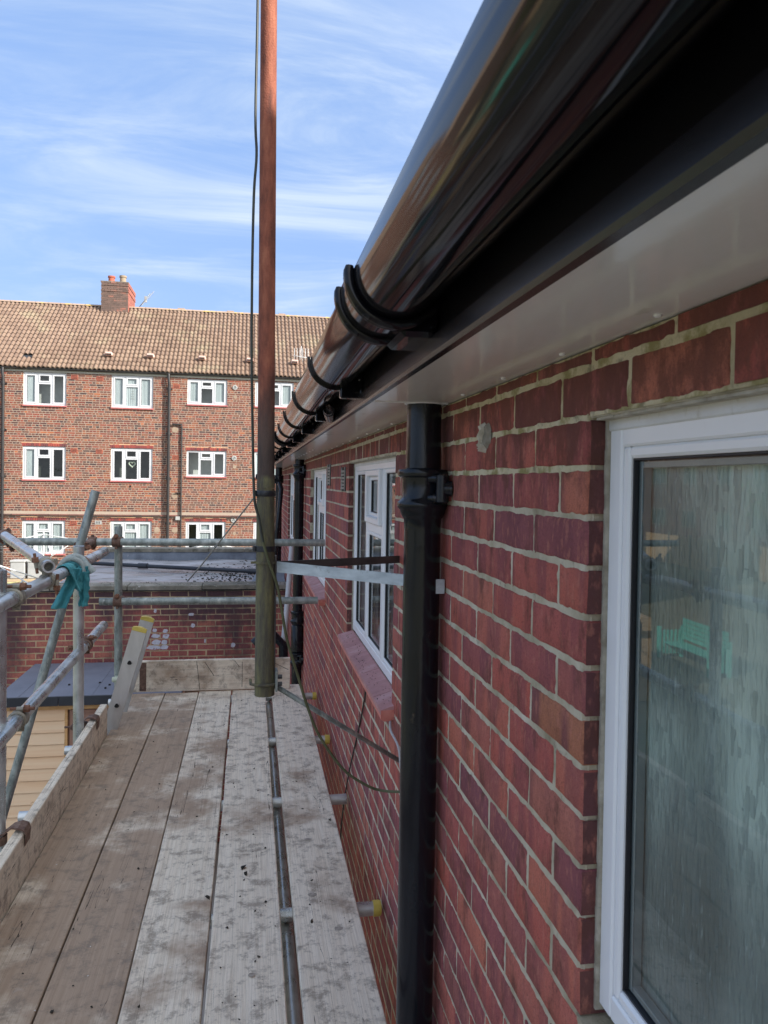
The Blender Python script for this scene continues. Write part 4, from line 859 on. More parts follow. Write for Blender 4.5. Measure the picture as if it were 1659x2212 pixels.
# toe board clips: a bent plate hooked over the board from the standard
for (y, xs) in ((4.33, -.885), (3.0, -.905)):
    k = MB(); prf = [(-.80, -1.352), (-.797, -1.315), (-.803, -1.296), (-.825, -1.288), (-.85, -1.290), (-.878, -1.312), (-.905, -1.322), (-.93, -1.325)]
    hw = .036; vs = []
    for i_, (x, z) in enumerate(prf):
        w_ = hw*(1 if i_ < 4 else .62)
        vs += [(x, y-w_, z), (x, y+w_, z), (x, y-w_, z+.006), (x, y+w_, z+.006)]
    fs = []
    for i_ in range(len(prf)-1):
        a = i_*4; fs += [(a, a+1, a+5, a+4), (a+2, a+6, a+7, a+3), (a, a+4, a+6, a+2), (a+1, a+3, a+7, a+5)]
    k.add(vs, fs); k.tube([(-.925, y-.03, -1.335), (-.925, y+.03, -1.335)], .014, 10); k.tube([(xs, y, -1.35), (xs, y, -1.318)], TR+.008, 16)
    k.tube([(-.93, y-.03, -1.33), (-.965, y-.03, -1.33)], .006, 8)
    cl_ = k.build('board_clip', 'rust', scf)
# fitting at the foot of the far standard
k = MB(); k.tube([(-.80, 5.05, -1.285), (-.80, 5.05, -1.245)], .034, 14); k.tube([(-.845, 5.02, -1.262), (-.77, 5.02, -1.262)], .017, 12); k.tube([(-.80, 5.02, -1.27), (-.80, 4.98, -1.29)], .016, 10)
k.build('base_fitting', nmat('mint_grey_fitting', [(0, (.42, .47, .36)), (1, (.60, .64, .52))], scale=(30, 30, 30), rough=.6), scf)
# wing-nut fittings by the far pipes
k = MB(); k.tube([(.155, 5.44, -1.21), (.155, 5.44, -1.29)], .014, 8); k.bbox(.14, .17, 5.488, 5.4985, -1.30, -1.22, .004); k.build('stop_end_clip', 'galv', scf)
# ------------------------------------------------------------------ ladder
lad = thing('ladder', 'aluminium ladder with yellow end caps poking up past the end of the toe board', 'ladder', (-1.75, 4.95, GZ))
p_top = Vector((-.640, 4.75, -.888)); p_low = Vector((-.815, 4.75, -1.52)); dirv = (p_top-p_low).normalized(); L_ = 3.85
nv = Vector((dirv.z, 0, -dirv.x))
for q, yy in enumerate((4.72, 5.07)):
    k = MB(); o_ = Vector((0, yy-4.75, 0)); a = p_top+o_; b = p_top-dirv*L_+o_
    hw, ht = .0395, .0125
    vs = [p+nv*s+Vector((0, t, 0)) for p in (a, b) for s in (-hw, hw) for t in (-ht, ht)]
    k.add(vs, [(0, 1, 3, 2), (4, 6, 7, 5), (0, 4, 5, 1), (2, 3, 7, 6), (0, 2, 6, 4), (1, 5, 7, 3)])
    for s in (-hw, hw): k.add([p+nv*(s+ds)+Vector((0, t, 0)) for p in (a, b) for ds in (-.003, .003) for t in (-ht-.002, ht+.002)], [(0, 1, 3, 2), (4, 6, 7, 5), (0, 4, 5, 1), (2, 3, 7, 6), (0, 2, 6, 4), (1, 5, 7, 3)])
    so_ = k.build('stile', 'alu', lad)
    c = MB(); n = 12; arc = [(hw*1.06*(-1+2*i/n), .010*(1-((-1+2*i/n)**2))) for i in range(n+1)]
    poly = [(-hw*1.06, -.017)]+arc+[(hw*1.06, -.017)]; N = len(poly)
    vs = [a+nv*x+dirv*(z+.002)+Vector((0, t, 0)) for t in (-ht-.004, ht+.004) for x, z in poly]
    c.add(vs, [tuple(range(N)), tuple(range(N, 2*N))]+[(i, (i+1) % N, N+(i+1) % N, N+i) for i in range(N)]); c.build('end_cap', 'yellow', so_)
for i in range(14):
    cpt = p_top-dirv*(.205+.262*i); k = MB()
    def dshape(R, yy): 
        pts_ = []
        for j in range(14):
            th = 2*pi*j/14; rr_ = R*(1-.12*cos(3*(th-pi/2)+pi)) ; pts_.append(Vector((cpt.x+rr_*cos(th), yy, cpt.z+rr_*sin(th))))
        return pts_
    A = dshape(.0165, 4.7015); B = dshape(.0165, 5.085); C = dshape(.0128, 4.7015); D = dshape(.0128, 4.86)
    k.add(A+B, [(j, (j+1) % 14, 14+(j+1) % 14, 14+j) for j in range(14)], True)
    k.add(A+C, [(j, (j+1) % 14, 14+(j+1) % 14, 14+j) for j in range(14)])
    rg = k.build('rung', 'alu', lad)
    h_ = MB(); h_.add([v-Vector((0, .0012, 0)) for v in C], [tuple(range(14))]); h_.build('rung_hollow', 'dark', rg)

# ------------------------------------------------------------------ cloths on the guard rail
tw = thing('cloth', 'teal cloth and grey rag draped over the guard rail by the standard', 'cloth', (-.868, 4.0, -.42))
def cloth(profile_fn, nu, nv_, m, name):
    vs = []
    for i in range(nu+1):
        for j in range(nv_+1): vs.append(profile_fn(i/nu, j/nv_))
    o = MB().add(vs, [(i*(nv_+1)+j, (i+1)*(nv_+1)+j, (i+1)*(nv_+1)+j+1, i*(nv_+1)+j+1) for i in range(nu) for j in range(nv_)], True).build(name, m, tw)
    md = o.modifiers.new('thickness', 'SOLIDIFY'); md.thickness = .004; md.offset = 0
    return o
def drape(y0, y1, l1, l2, seed, R=.033, flare=.03):
    def fn(uu, vv):
        y = y0+(y1-y0)*uu
        tot = l1+pi*R+l2*(1-.5*abs(uu-.4)); s = vv*tot
        wv = .010*noise.noise(Vector((uu*4+seed, s*14, seed)))+.008*sin(uu*11+seed)
        if s < l1: x, z = -.868+R, -.444-(l1-s); k_ = (l1-s)/l1; x += k_*flare+wv*k_*1.6
        elif s < l1+pi*R: a = (s-l1)/R; x, z = -.868+R*cos(a), -.444+R*sin(a); k_ = 0
        else: k_ = (s-l1-pi*R)/l2; x, z = -.868-R, -.444-(s-l1-pi*R); x -= k_*flare*.4-wv*k_
        return (x, y+.02*noise.noise(Vector((s*9, uu*2, seed+4)))+(.5-uu)*k_*(y1-y0)*.35, z)
    return fn
cloth(drape(3.80, 4.05, .10, .05, 1), 22, 30, 'towel', 'wrapped_cloth')
def tail(xa, xb, y, zt, zb, seed, taper, skew=0.0):
    def fn(uu, vv):
        z = zt+(zb-zt)*vv; wd = (xb-xa)*(1-taper*(1-vv)); xm = (xa+xb)/2+skew*(vv-1)
        fold = .012*sin(uu*9+seed)*(1-.4*vv)+.010*noise.noise(Vector((uu*3, vv*4, seed)))
        return (xm+wd*(uu-.5)+.006*noise.noise(Vector((vv*6, seed, 1))), y+fold, z-.012*noise.noise(Vector((uu*4, seed, 2)))*vv)
    return fn
cloth(tail(-.944, -.872, 3.90, -.435, -.630, 2, .25, -.085), 14, 24, 'towel', 'hanging_tail')
cloth(tail(-.818, -.778, 3.93, -.455, -.625, 5, -.1, -.0), 10, 22, 'towel', 'hanging_tail')
cloth(tail(-.855, -.775, 3.95, -.430, -.545, 9, .4, -.01), 12, 16, 'towel', 'hanging_tail')
k = MB(); k.tube(smooth_path([(-.925, 4.0, -.47), (-.915, 3.98, -.425), (-.875, 3.98, -.388), (-.83, 4.0, -.395), (-.80, 3.98, -.425), (-.775, 3.97, -.45), (-.765, 3.97, -.465)]), [.009]*6+[.013]*6+[.017]*6+[.018]*6+[.018]*6+[.010], 12); k.build('rolled_rag', 'rag', tw)
k = MB(); k.tube(smooth_path([(-.93, 3.92, -.48), (-.90, 3.92, -.415), (-.86, 3.93, -.392), (-.815, 3.95, -.415), (-.80, 3.95, -.46)]), .013, 10); k.build('rolled_rag', 'rag', tw)

# ------------------------------------------------------------------ garage with flat roof beyond the deck
GY = 9.9; gar = thing('flat_roof_garage', 'low sooty brick outbuilding with a wet grey flat roof beyond the deck', 'garage', (-1, GY, GZ))
gc = MB(); gc.box(-3.3, WX-.004, GY+.0025, GY+.2, GZ, -1.392); gwall = gc.build('wall', 'garage_mortar', gar)
gc = MB(); gc.box(-2.5, -2.3, GY+.2, 13.5, GZ, -1.40); gc.box(-2.5, WX-.004, 13.5, 13.7, GZ, -1.2); gc.build('side_wall', 'garage_mortar', gar)
gb = courses(-3.3, WX-.005, GZ, -1.394, -1.394-.075*60, [], aref=.03, L=.212, H=.0615, J=.0135)
def gseen(b):
    x, z = b[0], b[1]
    s = b[2]
    if z < -2.35: s = .01
    if x < -2.95: s = .005
    if -.83 < x < .30 and z < -2.27: s *= .3
    if x > .36: s *= .3
    return s+random.uniform(0, .001)+(z+4.6)*.02
gb.sort(key=gseen, reverse=True)
gcache = {}
wb = nmat('white_painted_brick', [(0, (.42, .42, .48)), (1, (.60, .60, .66))], scale=(20, 20, 20), rough=.8, spots=[((30, 30, 30), .55, .66, (.3, .12, .1), .8)])
MT['white_brick'] = wb
for (x, z, L, H) in gb[:300]:
    wp = False
    key = (round(L, 3), round(H, 3), wp, random.randrange(3))
    if key not in gcache: gcache[key] = brick_mesh(L, H, .08, len(gcache), 'white_brick' if wp else 'stain_brick', jit=.003, ny=4, nz=1, axis='y')
    place('brick', gcache[key], gwall, (x, GY+random.uniform(-.002, .002), z))
for (xx, zz, w_, h_) in ((-1.165, -1.885, .05, .026), (-1.155, -1.955, .10, .03), (-1.145, -2.035, .10, .034), (-1.17, -2.10, .17, .03), (-1.035, -1.895, .055, .028), (-1.03, -1.96, .075, .034), (-1.045, -2.035, .07, .034), (-1.045, -2.10, .09, .03), (-.72, -1.69, .07, .02), (-.70, -1.83, .05, .03), (-.20, -2.09, .05, .035), (-.55, -2.03, .02, .03), (-1.16, -1.64, .03, .03)):
    n = 12; k = MB(); vs = [(xx+w_*.52*cos(2*pi*i/n)*(1.25 if i % 3 == 1 else 1)*random.uniform(.85, 1.1), GY-.0035, zz+h_*.9*sin(2*pi*i/n)*random.uniform(.85, 1.15)) for i in range(n)]
    k.add(vs+[(v[0], GY+.004, v[2]) for v in vs], [tuple(range(n))]+[(i, (i+1) % n, n+(i+1) % n, n+i) for i in range(n)]); k.build('paint_patch', 'white_brick', gwall)
rest = MB()
for (x, z, L, H) in gb[300:]:
    y = GY+random.uniform(-.002, .002); a, b, c, d = x-L/2, x+L/2, z-H/2, z+H/2
    rest.add([(a, y, c), (b, y, c), (b, y, d), (a, y, d), (a, GY+.07, c), (b, GY+.07, c), (b, GY+.07, d), (a, GY+.07, d)], [(0, 1, 2, 3), (0, 4, 5, 1), (1, 5, 6, 2), (2, 6, 7, 3), (3, 7, 4, 0)])
stuff(rest.build('brickwork', 'stain_brick', gwall))
x = -3.3
while x < WX-.02:
    x2 = min(x+.905, WX-.006); k = MB(); dz = random.uniform(-.004, .004); k.bbox(x, x2-.008, GY-.045+random.uniform(-.004, .004), GY+.30, -1.375+dz, -1.318+dz, .006); k.build('coping_stone', 'coping', gar); x = x2
k = MB(); k.box(-3.3, WX-.006, GY-.02, GY+.25, -1.391, -1.381); k.build('gap_strip', 'felt_edge', gar)  # dark strip filling the gap between coping stones and brickwork
k = MB(); n = 40; vs = []
for i in range(n+1):
    for j in range(n+1):
        xx = -2.45+2.93*i/n; yy = GY+.28+3.22*j/n
        vs.append((xx, yy, -1.355+.022*noise.noise(Vector((xx*1.3, yy*1.3, 2)))))
k.add(vs, [(i*(n+1)+j, (i+1)*(n+1)+j, (i+1)*(n+1)+j+1, i*(n+1)+j+1) for i in range(n) for j in range(n)], True); k.build('roof_covering', 'flatroof', gar)
k = MB(); k.bbox(-2.45, WX-.006, 13.40, 13.50, -1.37, -1.225, .004); k.build('upstand', 'upstand', gar)
x = -2.5
while x < WX-.02:
    x2 = min(x+.6, WX-.006); k = MB(); k.bbox(x, x2-.006, 13.38, 13.74, -1.224, -1.165+random.uniform(-.004, .004), .005); k.build('coping_stone', 'coping', gar); x = x2
rp = thing('roof_pipe', 'long black plastic pipe lying across the flat roof', 'pipe', (-1, 11.6, -1.33))
MB().tube([(-2.4, 12.35, -1.30), (-1.5, 11.95, -1.305), (-.1, 11.3, -1.305), (.1, 11.2, -1.305)], .030, 16).build('pipe_run', 'pvc_black', rp)
MB().tube([(-1.66, 12.02, -1.304), (-1.52, 11.96, -1.304)], .042, 16).build('pipe_joint', 'pvc_black', rp)
MB().tube([(-.02, 11.26, -1.304), (.46, 11.1, -1.304)], .040, 16).build('pipe_socket', 'pvc_black', rp)
dd = MB()
for q in range(520):
    xx = random.gauss(-.15, .36); yy = random.gauss(10.9, .75) if random.random() < .75 else random.uniform(10.3, 13.2)
    if -2.2 < xx < .45 and GY+.32 < yy < 13.3: crumb(dd, xx, yy, -1.352, random.uniform(.008, .024))
for q in range(260): crumb(dd, random.uniform(-2.2, .45), GY+random.uniform(.0, .29), -1.32, random.uniform(.003, .008))
stuff(tag(dd.build('roof_debris', 'debris'), 'dark moss clumps strewn over the right half of the flat roof', 'debris'))
k = MB(); k.add([(.02, 10.35, -1.35), (.46, 10.35, -1.35), (.46, 10.5, -1.12), (.10, 10.5, -1.20)], [(0, 1, 2, 3)]); k.add([(.02, 10.36, -1.35), (.46, 10.36, -1.35), (.46, 10.52, -1.12), (.10, 10.52, -1.20)], [(0, 1, 2, 3)])
k.build('lead_flashing', 'upstand', gar)

# ------------------------------------------------------------------ timber shed
shd = thing('garden_shed', 'new pine clad shed with a flat slate grey roof, below the scaffold on the left', 'shed', (-1.6, 9.1, GZ))
k = MB(); k.bbox(-2.56, -.70, 8.38, 9.86, -2.300, -2.262, .004); k.build('roof', 'felt', shd)
x = -2.56
while x < -.7:
    k = MB(); k.bbox(x, min(x+.62, -.7)-.004, 8.365, 8.3795, -2.365, -2.268, .003); k.build('felt_edge', 'felt_edge', shd); x += .62
for xx in (-2.34, -1.62):
    k = MB(); k.bbox(xx, xx+.012, 8.39, 9.8, -2.2618, -2.2585, .0005); k.build('roof_seam', 'felt', shd)
for (xx, yy) in ((-1.93, 8.8), (-1.62, 8.85), (-1.50, 8.75), (-1.52, 8.62), (-2.2, 9.2)):
    MB().tube([(xx, yy, -2.262), (xx, yy, -2.248)], .012, 8).build('fixing_cap', 'dark', shd)
k = MB(); k.bbox(-2.50, -.76, 8.44, 8.47, -2.425, -2.366, .003); k.build('fascia', 'osb', shd)
z = -2.43
while z > GZ+.05:
    k = MB(); h = min(.122, z-GZ); k.extrude_y([(0, 0)], 0, 1) if False else None
    k.add([(-2.47, 8.478, z), (-1.90, 8.478, z), (-1.90, 8.462, z-h+.008), (-2.47, 8.462, z-h+.008), (-2.47, 8.474, z-h), (-1.90, 8.474, z-h), (-2.47, 8.50, z), (-1.90, 8.50, z), (-2.47, 8.50, z-h), (-1.90, 8.50, z-h)],
          [(0, 1, 2, 3), (3, 2, 5, 4), (0, 6, 7, 1), (4, 5, 9, 8), (0, 3, 4, 8, 6), (1, 7, 9, 5, 2), (6, 8, 9, 7)]); k.build('cladding_board', 'pine', shd); z -= .125
k = MB(); k.box(-2.45, -.8, 8.502, 8.52, GZ, -2.31); k.build('lining', 'ply', shd)
k = MB(); k.bbox(-1.897, -1.868, 8.455, 8.5, GZ, -2.426, .002); k.build('corner_batten', 'osb', shd)
k = MB(); k.bbox(-1.85, -.80, 8.47, 8.5, GZ, -2.44, .003); k.bbox(-1.80, -1.40, 8.455, 8.469, -2.62, -2.48, .003); k.build('door', 'ply', shd)
for sx in (-2.47, -.80):
    k = MB(); k.box(sx, sx+.02, 8.52, 9.80, GZ, -2.31); k.build('side_panel', 'pine', shd)

# ------------------------------------------------------------------ things in the garden beyond the garage wall
def dryer(cx, cy, zh, R, ang, label, drop=.32):
    t = thing('rotary_clothes_dryer', label, 'clothes dryer', (cx, cy, GZ), 'rotary clothes dryers')
    MB().tube([(cx, cy, GZ), (cx, cy, zh+.06)], .02, 10).build('post', 'white_paint', t)
    k = MB()
    for q in range(4):
        a = ang+q*pi/2; e = (cx+R*cos(a), cy+R*sin(a), zh-drop)
        MB().tube([(cx, cy, zh), e], .011, 8).build('arm', 'white_paint', t)
        MB().tube([(cx, cy, zh-drop*1.9), (cx+R*.45*cos(a), cy+R*.45*sin(a), zh-drop*.45)], .008, 6).build('brace', 'white_paint', t)
    for fr in (.35, .5, .65, .8, .97):
        for q in range(4):
            a, b = ang+q*pi/2, ang+(q+1)*pi/2
            k.tube([(cx+R*fr*cos(a), cy+R*fr*sin(a), zh-drop*fr), (cx+R*fr*cos(b), cy+R*fr*sin(b), zh-drop*fr)], .0016, 4)
    stuff(k.build('lines', 'white_paint', t))
dryer(-4.52, 18, -1.25, 1.55, .35, 'white rotary clothes dryer with its hub in front of the far left lower window')
dryer(-4.15, 13.6, -1.45, 1.35, 1.0, 'nearer white rotary clothes dryer, its arms cut by the left photo edge', .5)
dryer(-1.0, 20, -1.62, 1.5, .6, 'rotary clothes dryer whose tips just show above the flat roof parapet', .25)
for (x, lab) in ((-6.63, 'left one of two white plastic boxes on the far garden rack'), (-6.16, 'right one of two white plastic boxes on the far garden rack')):
    k = MB(); k.bbox(x-.2, x+.2, 23.6, 24.0, -2.93, -2.44, .02); o = k.build('storage_box', 'boxwhite', None, org=(x, 23.8, -2.93)); tag(o, lab, 'box', 'white boxes in the far garden')
    k = MB(); k.bbox(x-.215, x+.215, 23.58, 24.02, -2.46, -2.40, .015); k.build('lid', 'boxwhite', o)
rk = MB(); rk.box(-7.2, -5.6, 23.5, 24.1, -3.0, -2.935)
for xx in (-7.15, -6.4, -5.65):
    for yy in (23.55, 24.05): rk.box(xx-.03, xx+.03, yy-.03, yy+.03, GZ, -3.0)
tag(rk.build('timber_rack', 'fence'), 'low timber rack under two white boxes in the far garden', 'rack')
cn = MB()
for q in range(160):
    x = random.uniform(-7.2, -4.2); y = random.uniform(15.5, 17.5); z = -2.75+random.uniform(0, .5); L = random.uniform(.9, 2.2); a = random.gauss(0, .25)
    cn.tube([(x, y, z), (x+L*cos(a), y+.4*sin(a), z+L*random.uniform(-.12, .12))], .012, 4)
stuff(tag(cn.build('cane_heap', 'straw'), 'heap of yellow canes and prunings behind the left garden wall', 'canes'))
k = MB()
for (ya, za, ln) in ((14.0, -2.0, 3.2),):
    k.bbox(-6.0, -3.0, ya, ya+.12, za-.06, za, .01)
tag(k.build('yellow_rail', 'yellow'), 'long yellow rail lying behind the left garden wall', 'rail')
k = MB(); k.box(-7.5, -3.0, 15.2, 18.0, GZ, -2.8); tag(k.build('raised_bed', 'fence'), 'raised timber bed under the heap of canes', 'planter')

# ------------------------------------------------------------------ far block of flats
FY = 27.5; far = thing('block_of_flats', 'three storey block of flats in mixed brick with a tan tiled roof, across the garden', 'building', (-2, FY, GZ))
cols = [(-12.6, -11.2), (-7.59, -6.215), (-4.75, -3.375), (-2.23, -.87), (.10, 1.45)]
rows = [(2.455, 3.555), (-.055, 1.065), (-2.57, -1.445)]
fo = []; fw = []
for ci, (a, b) in enumerate(cols):
    for ri, (c, d) in enumerate(rows):
        if ci >= 3: c = c+.19 if ri < 2 else c; 
        if ci >= 3 and ri == 0: d -= .03
        if ri == 1 and ci >= 3: d -= .03
        fw.append((a, b, c, d, ci, ri)); fo.append((a, b, c-.05, d+(.085 if ri else .02)))
FX0, FX1, FZ1 = -13.6, 5.2, 3.60
fwall = MB(); fwall.box(FX0, FX1, FY+.012, FY+.05, GZ, FZ1)
# cut openings by building the backing as strips
fwall = MB(); xs = sorted(set([FX0, FX1]+[o[0] for o in fo]+[o[1] for o in fo]))
for i in range(len(xs)-1):
    a, b = xs[i], xs[i+1]; col_open = sorted([(o[2], o[3]) for o in fo if o[0] <= a+1e-6 and o[1] >= b-1e-6]); z = GZ
    for (c, d) in col_open: fwall.box(a, b, FY+.004, FY+.25, z, c); z = d
    fwall.box(a, b, FY+.004, FY+.25, z, FZ1)
fwo = fwall.build('wall', 'pale_mortar', far)
def mix_bond(k, a0, a1):
    rr = random.Random(k*7+3); out = []; x = a0-rr.uniform(0, .3); hdr = (k % 4 == 1)
    while x < a1:
        L = .1025 if (k % 2 or rr.random() < .06) else .215
        out.append((x+.009, x+L+.004)); x += L+.012
    return out
fb = courses(FX0, FX1, -3.9, FZ1, -3.9, fo, pattern=mix_bond, H=.0565, J=.0185)
rest = MB(); vs = rest.v; fs = rest.f
for (x, z, L, H) in fb:
    if -1.30 < z < -1.16: continue
    y = FY+random.uniform(-.002, .002); a, b, c, d = x-L/2, x+L/2, z-H/2, z+H/2; n0 = len(vs)
    vs += [(a, y, c), (b, y, c), (b, y, d), (a, y, d), (a, FY+.0045, c), (b, FY+.0045, c), (b, FY+.0045, d), (a, FY+.0045, d)]
    fs += [(n0, n0+1, n0+2, n0+3), (n0, n0+4, n0+5, n0+1), (n0+1, n0+5, n0+6, n0+2), (n0+2, n0+6, n0+7, n0+3), (n0+3, n0+7, n0+4, n0)]
rest.sm = [False]*len(fs); stuff(rest.build('brickwork', 'stock_brick', fwo))
# tile string course
k = MB(); x = FX0
while x < FX1:
    k.box(x, x+.285, FY-.035, FY+.009, -1.262, -1.222); x += .30
stuff(k.build('string_course', nmat('dark_tile_course', [(0, (.06, .045, .045)), (1, (.22, .09, .07))], scale=(2, 2, 2), rough=.9, rand=.7), far))
k = MB(); k.tube([(x_, FY-.05, -1.29-.02*abs(sin(x_*1.7))) for x_ in [FX0+i*.3 for i in range(int((FX1-FX0)/.3))]], .011, 5); k.build('wall_cable', 'cable', far)
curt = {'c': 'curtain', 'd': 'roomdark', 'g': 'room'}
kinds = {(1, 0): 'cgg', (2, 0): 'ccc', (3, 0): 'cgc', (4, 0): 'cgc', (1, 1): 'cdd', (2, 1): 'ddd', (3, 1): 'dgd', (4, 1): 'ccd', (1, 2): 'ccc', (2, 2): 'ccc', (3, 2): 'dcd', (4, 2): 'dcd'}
for (a, b, c, d, ci, ri) in fw:
    m_ = MB(); yf = FY+.04
    def fr(mb, x0, x1, z0, z1, w_, y0, y1):
        mb.box(x0, x0+w_, y0, y1, z0, z1); mb.box(x1-w_, x1, y0, y1, z0, z1); mb.box(x0+w_, x1-w_, y0+.001, y1, z1-w_, z1); mb.box(x0+w_, x1-w_, y0+.001, y1, z0, z0+w_)
    fr(m_, a, b, c, d, .06, yf, yf+.06)
    w3 = (b-a-.12); m1, m2 = a+.06+w3*.305, a+.06+w3*.665
    for mm in (m1, m2): m_.box(mm-.035, mm+.035, yf+.002, yf+.06, c+.06, d-.06)
    zt = d-.06-(d-c-.12)*.30; m_.box(m1+.035, m2-.035, yf+.003, yf+.06, zt-.03, zt+.03)
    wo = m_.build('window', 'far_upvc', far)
    kd = kinds.get((ci, ri), 'cdc')
    lights = [(a+.06, m1-.035, c+.06, d-.06, kd[0], ri != 1 or ci < 3), (m1+.035, m2-.035, c+.06, zt-.03, kd[1], False), (m1+.035, m2-.035, zt+.03, d-.06, kd[1], True), (m2+.035, b-.06, c+.06, d-.06, kd[2], True)]
    for (x0, x1, z0, z1, kk, op) in lights:
        if op:
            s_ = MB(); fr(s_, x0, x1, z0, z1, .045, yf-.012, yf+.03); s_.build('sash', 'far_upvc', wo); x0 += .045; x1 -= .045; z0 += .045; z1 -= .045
        p = MB(); p.add([(x0, yf+.03, z0), (x1, yf+.03, z0), (x1, yf+.03, z1), (x0, yf+.03, z1)], [(0, 1, 2, 3)]); p.build('pane', 'farglass', wo)
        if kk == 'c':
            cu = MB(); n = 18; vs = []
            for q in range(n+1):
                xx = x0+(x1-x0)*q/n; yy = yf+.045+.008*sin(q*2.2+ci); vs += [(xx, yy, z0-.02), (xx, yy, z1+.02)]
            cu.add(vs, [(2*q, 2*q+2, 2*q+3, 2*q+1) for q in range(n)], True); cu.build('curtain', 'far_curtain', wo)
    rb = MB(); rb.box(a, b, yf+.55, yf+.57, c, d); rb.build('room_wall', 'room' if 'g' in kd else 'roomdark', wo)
    s_ = MB(); s_.bbox(a-.02, b+.02, FY-.045, yf+.02, c-.052, c-.003, .006); s_.build('sill', 'farsill', wo)
    if ri:
        k = MB(); x = a-.03; n = 19; st_ = (b-a+.06)/n
        for q in range(n): k.box(x+st_*q+.006, x+st_*(q+1)-.006, FY-.003, FY+.05, d+.006, d+.112)
        stuff(k.build('soldier_lintel', 'soldier', far))
        k = MB(); k.box(a-.05, b+.05, FY-.001, FY+.04, d+.112, d+.135); k.build('lintel_mortar', nmat('orange_mortar', [(0, (.58, .36, .20)), (1, (.64, .42, .26))], rough=.9), far)
# ornaments behind some panes
k = MB(); cxh, czh = -4.07, .52
pts_ = [(cxh+.105*(16*sin(t)**3)/16, FY+.16, czh+.10*(13*cos(t)-5*cos(2*t)-2*cos(3*t)-cos(4*t))/16) for t in [2*pi*i/26 for i in range(27)]]
k.tube(pts_, .022, 6); tag(k.build('window_heart', nmat('pale_green_wreath', [(0, (.35, .45, .3)), (1, (.7, .7, .6))], scale=(30, 30, 30), rough=.8)), 'pale heart wreath hanging in the middle floor window', 'wreath')
k = MB()
for q, ww in enumerate((.05, .08, .11, .14)): k.box(-4.06-ww/2, -4.06+ww/2, FY+.075, FY+.08, 3.02-q*.085, 3.05-q*.085)
tag(k.build('window_ornament', 'boxwhite'), 'small white stepped ornament hung in the top floor window', 'ornament')
# eaves
k = MB(); k.bbox(FX0-.1, FX1+.1, FY-.02, FY+.02, 3.565, 3.655, .004); k.build('fascia_board', nmat('pale_grey_fascia', [(0, (.42, .42, .38)), (1, (.5, .5, .46))], rough=.7), far)
k = MB(); n = 10; R = .062; pf = [(FY-.085+R*cos(pi+pi*i/n), 3.69+R*sin(pi+pi*i/n)) for i in range(n+1)]
k.add([(x, y, z) for x in (FX0-.1, FX1+.1) for y, z in pf], [(i, i+1, n+2+i, n+1+i) for i in range(n)], True); k.build('eaves_gutter', 'far_pipe', far)
# roof of double roman tiles
PF = radians(37); tp = math.tan(PF); EY, EZ = FY-.12, 3.70
def tile_mesh():
    vs = []; n = 12; Wd = .30; Ln = .36
    for row, (v_, lift) in enumerate(((0, -.004), (0, .030), (Ln, .0))):
        for i in range(n+1):
            t = i/n; prof_ = max(0, sin((t*2 % 1)*pi*1.0))**.8 if True else 0
            ph = (t*2) % 1; hgt = .042*(sin(ph*pi/.76) if ph < .76 else -.35)
            vs.append((t*Wd, v_, hgt+lift if row else hgt-.004))
    fs = [(r_*(n+1)+i, r_*(n+1)+i+1, (r_+1)*(n+1)+i+1, (r_+1)*(n+1)+i) for r_ in range(2) for i in range(n)]
    return vs, fs
tv, tf = tile_mesh(); cP, sP = cos(PF), sin(PF)
def t2w(x, s, h): return (x, EY+s*cP-h*sP, EZ+s*sP+h*cP)
me = bpy.data.meshes.new('roof_tile'); me.from_pydata([(v[0], v[1]*cP-v[2]*sP, v[1]*sP+v[2]*cP) for v in tv], [], tf); me.materials.append(MT['tile'])
for p in me.polygons: p.use_smooth = p.index >= 12
rbk = MB(); NR = 17; GA = .292; RS = GA*NR
rbk.add([t2w(FX0-.2, -.02, -.03), t2w(FX1+.2, -.02, -.03), t2w(FX1+.2, RS+.05, -.03), t2w(FX0-.2, RS+.05, -.03), (FX0-.2, EY+2*RS*cP, EZ-.05), (FX1+.2, EY+2*RS*cP, EZ-.05)], [(0, 1, 2, 3), (3, 2, 5, 4)])
roof = rbk.build('roof', 'felt_edge', far)
tiles = []
for rI in range(NR):
    x = FX0-.1
    while x < FX1+.1: tiles.append((x, rI*GA)); x += .2985
tiles.sort(key=lambda t: abs(t[0]+3.6)+t[1]*.9)
tr_ = MB()
for i, (x, s) in enumerate(tiles):
    if i < 300: place('roof_tile', me, roof, t2w(x, s+random.uniform(-.012, .012) if random.random() > .02 else -.05, random.uniform(0, .006)))
    else:
        o_ = Vector(t2w(x, s, 0)); n0 = len(tr_.v); tr_.v += [tuple(Vector((v[0], v[1]*cP-v[2]*sP, v[1]*sP+v[2]*cP))+o_) for v in tv]; tr_.f += [tuple(q+n0 for q in F_) for F_ in tf]; tr_.sm += [j >= 12 for j in range(len(tf))]
stuff(tr_.build('roof_tiling', 'tile', roof))
ry, rz = EY+RS*cP, EZ+RS*sP; x = FX0
while x < FX1:
    k = MB(); n = 8; pf = [(ry+.115*cos(pi*i/n), rz+.075*sin(pi*i/n)-.01) for i in range(n+1)]
    k.add([(xx, y, z) for xx in (x, x+.44) for y, z in pf], [(i, i+1, n+2+i, n+1+i) for i in range(n)], True); k.build('ridge_tile', 'ridge', roof); x += .45
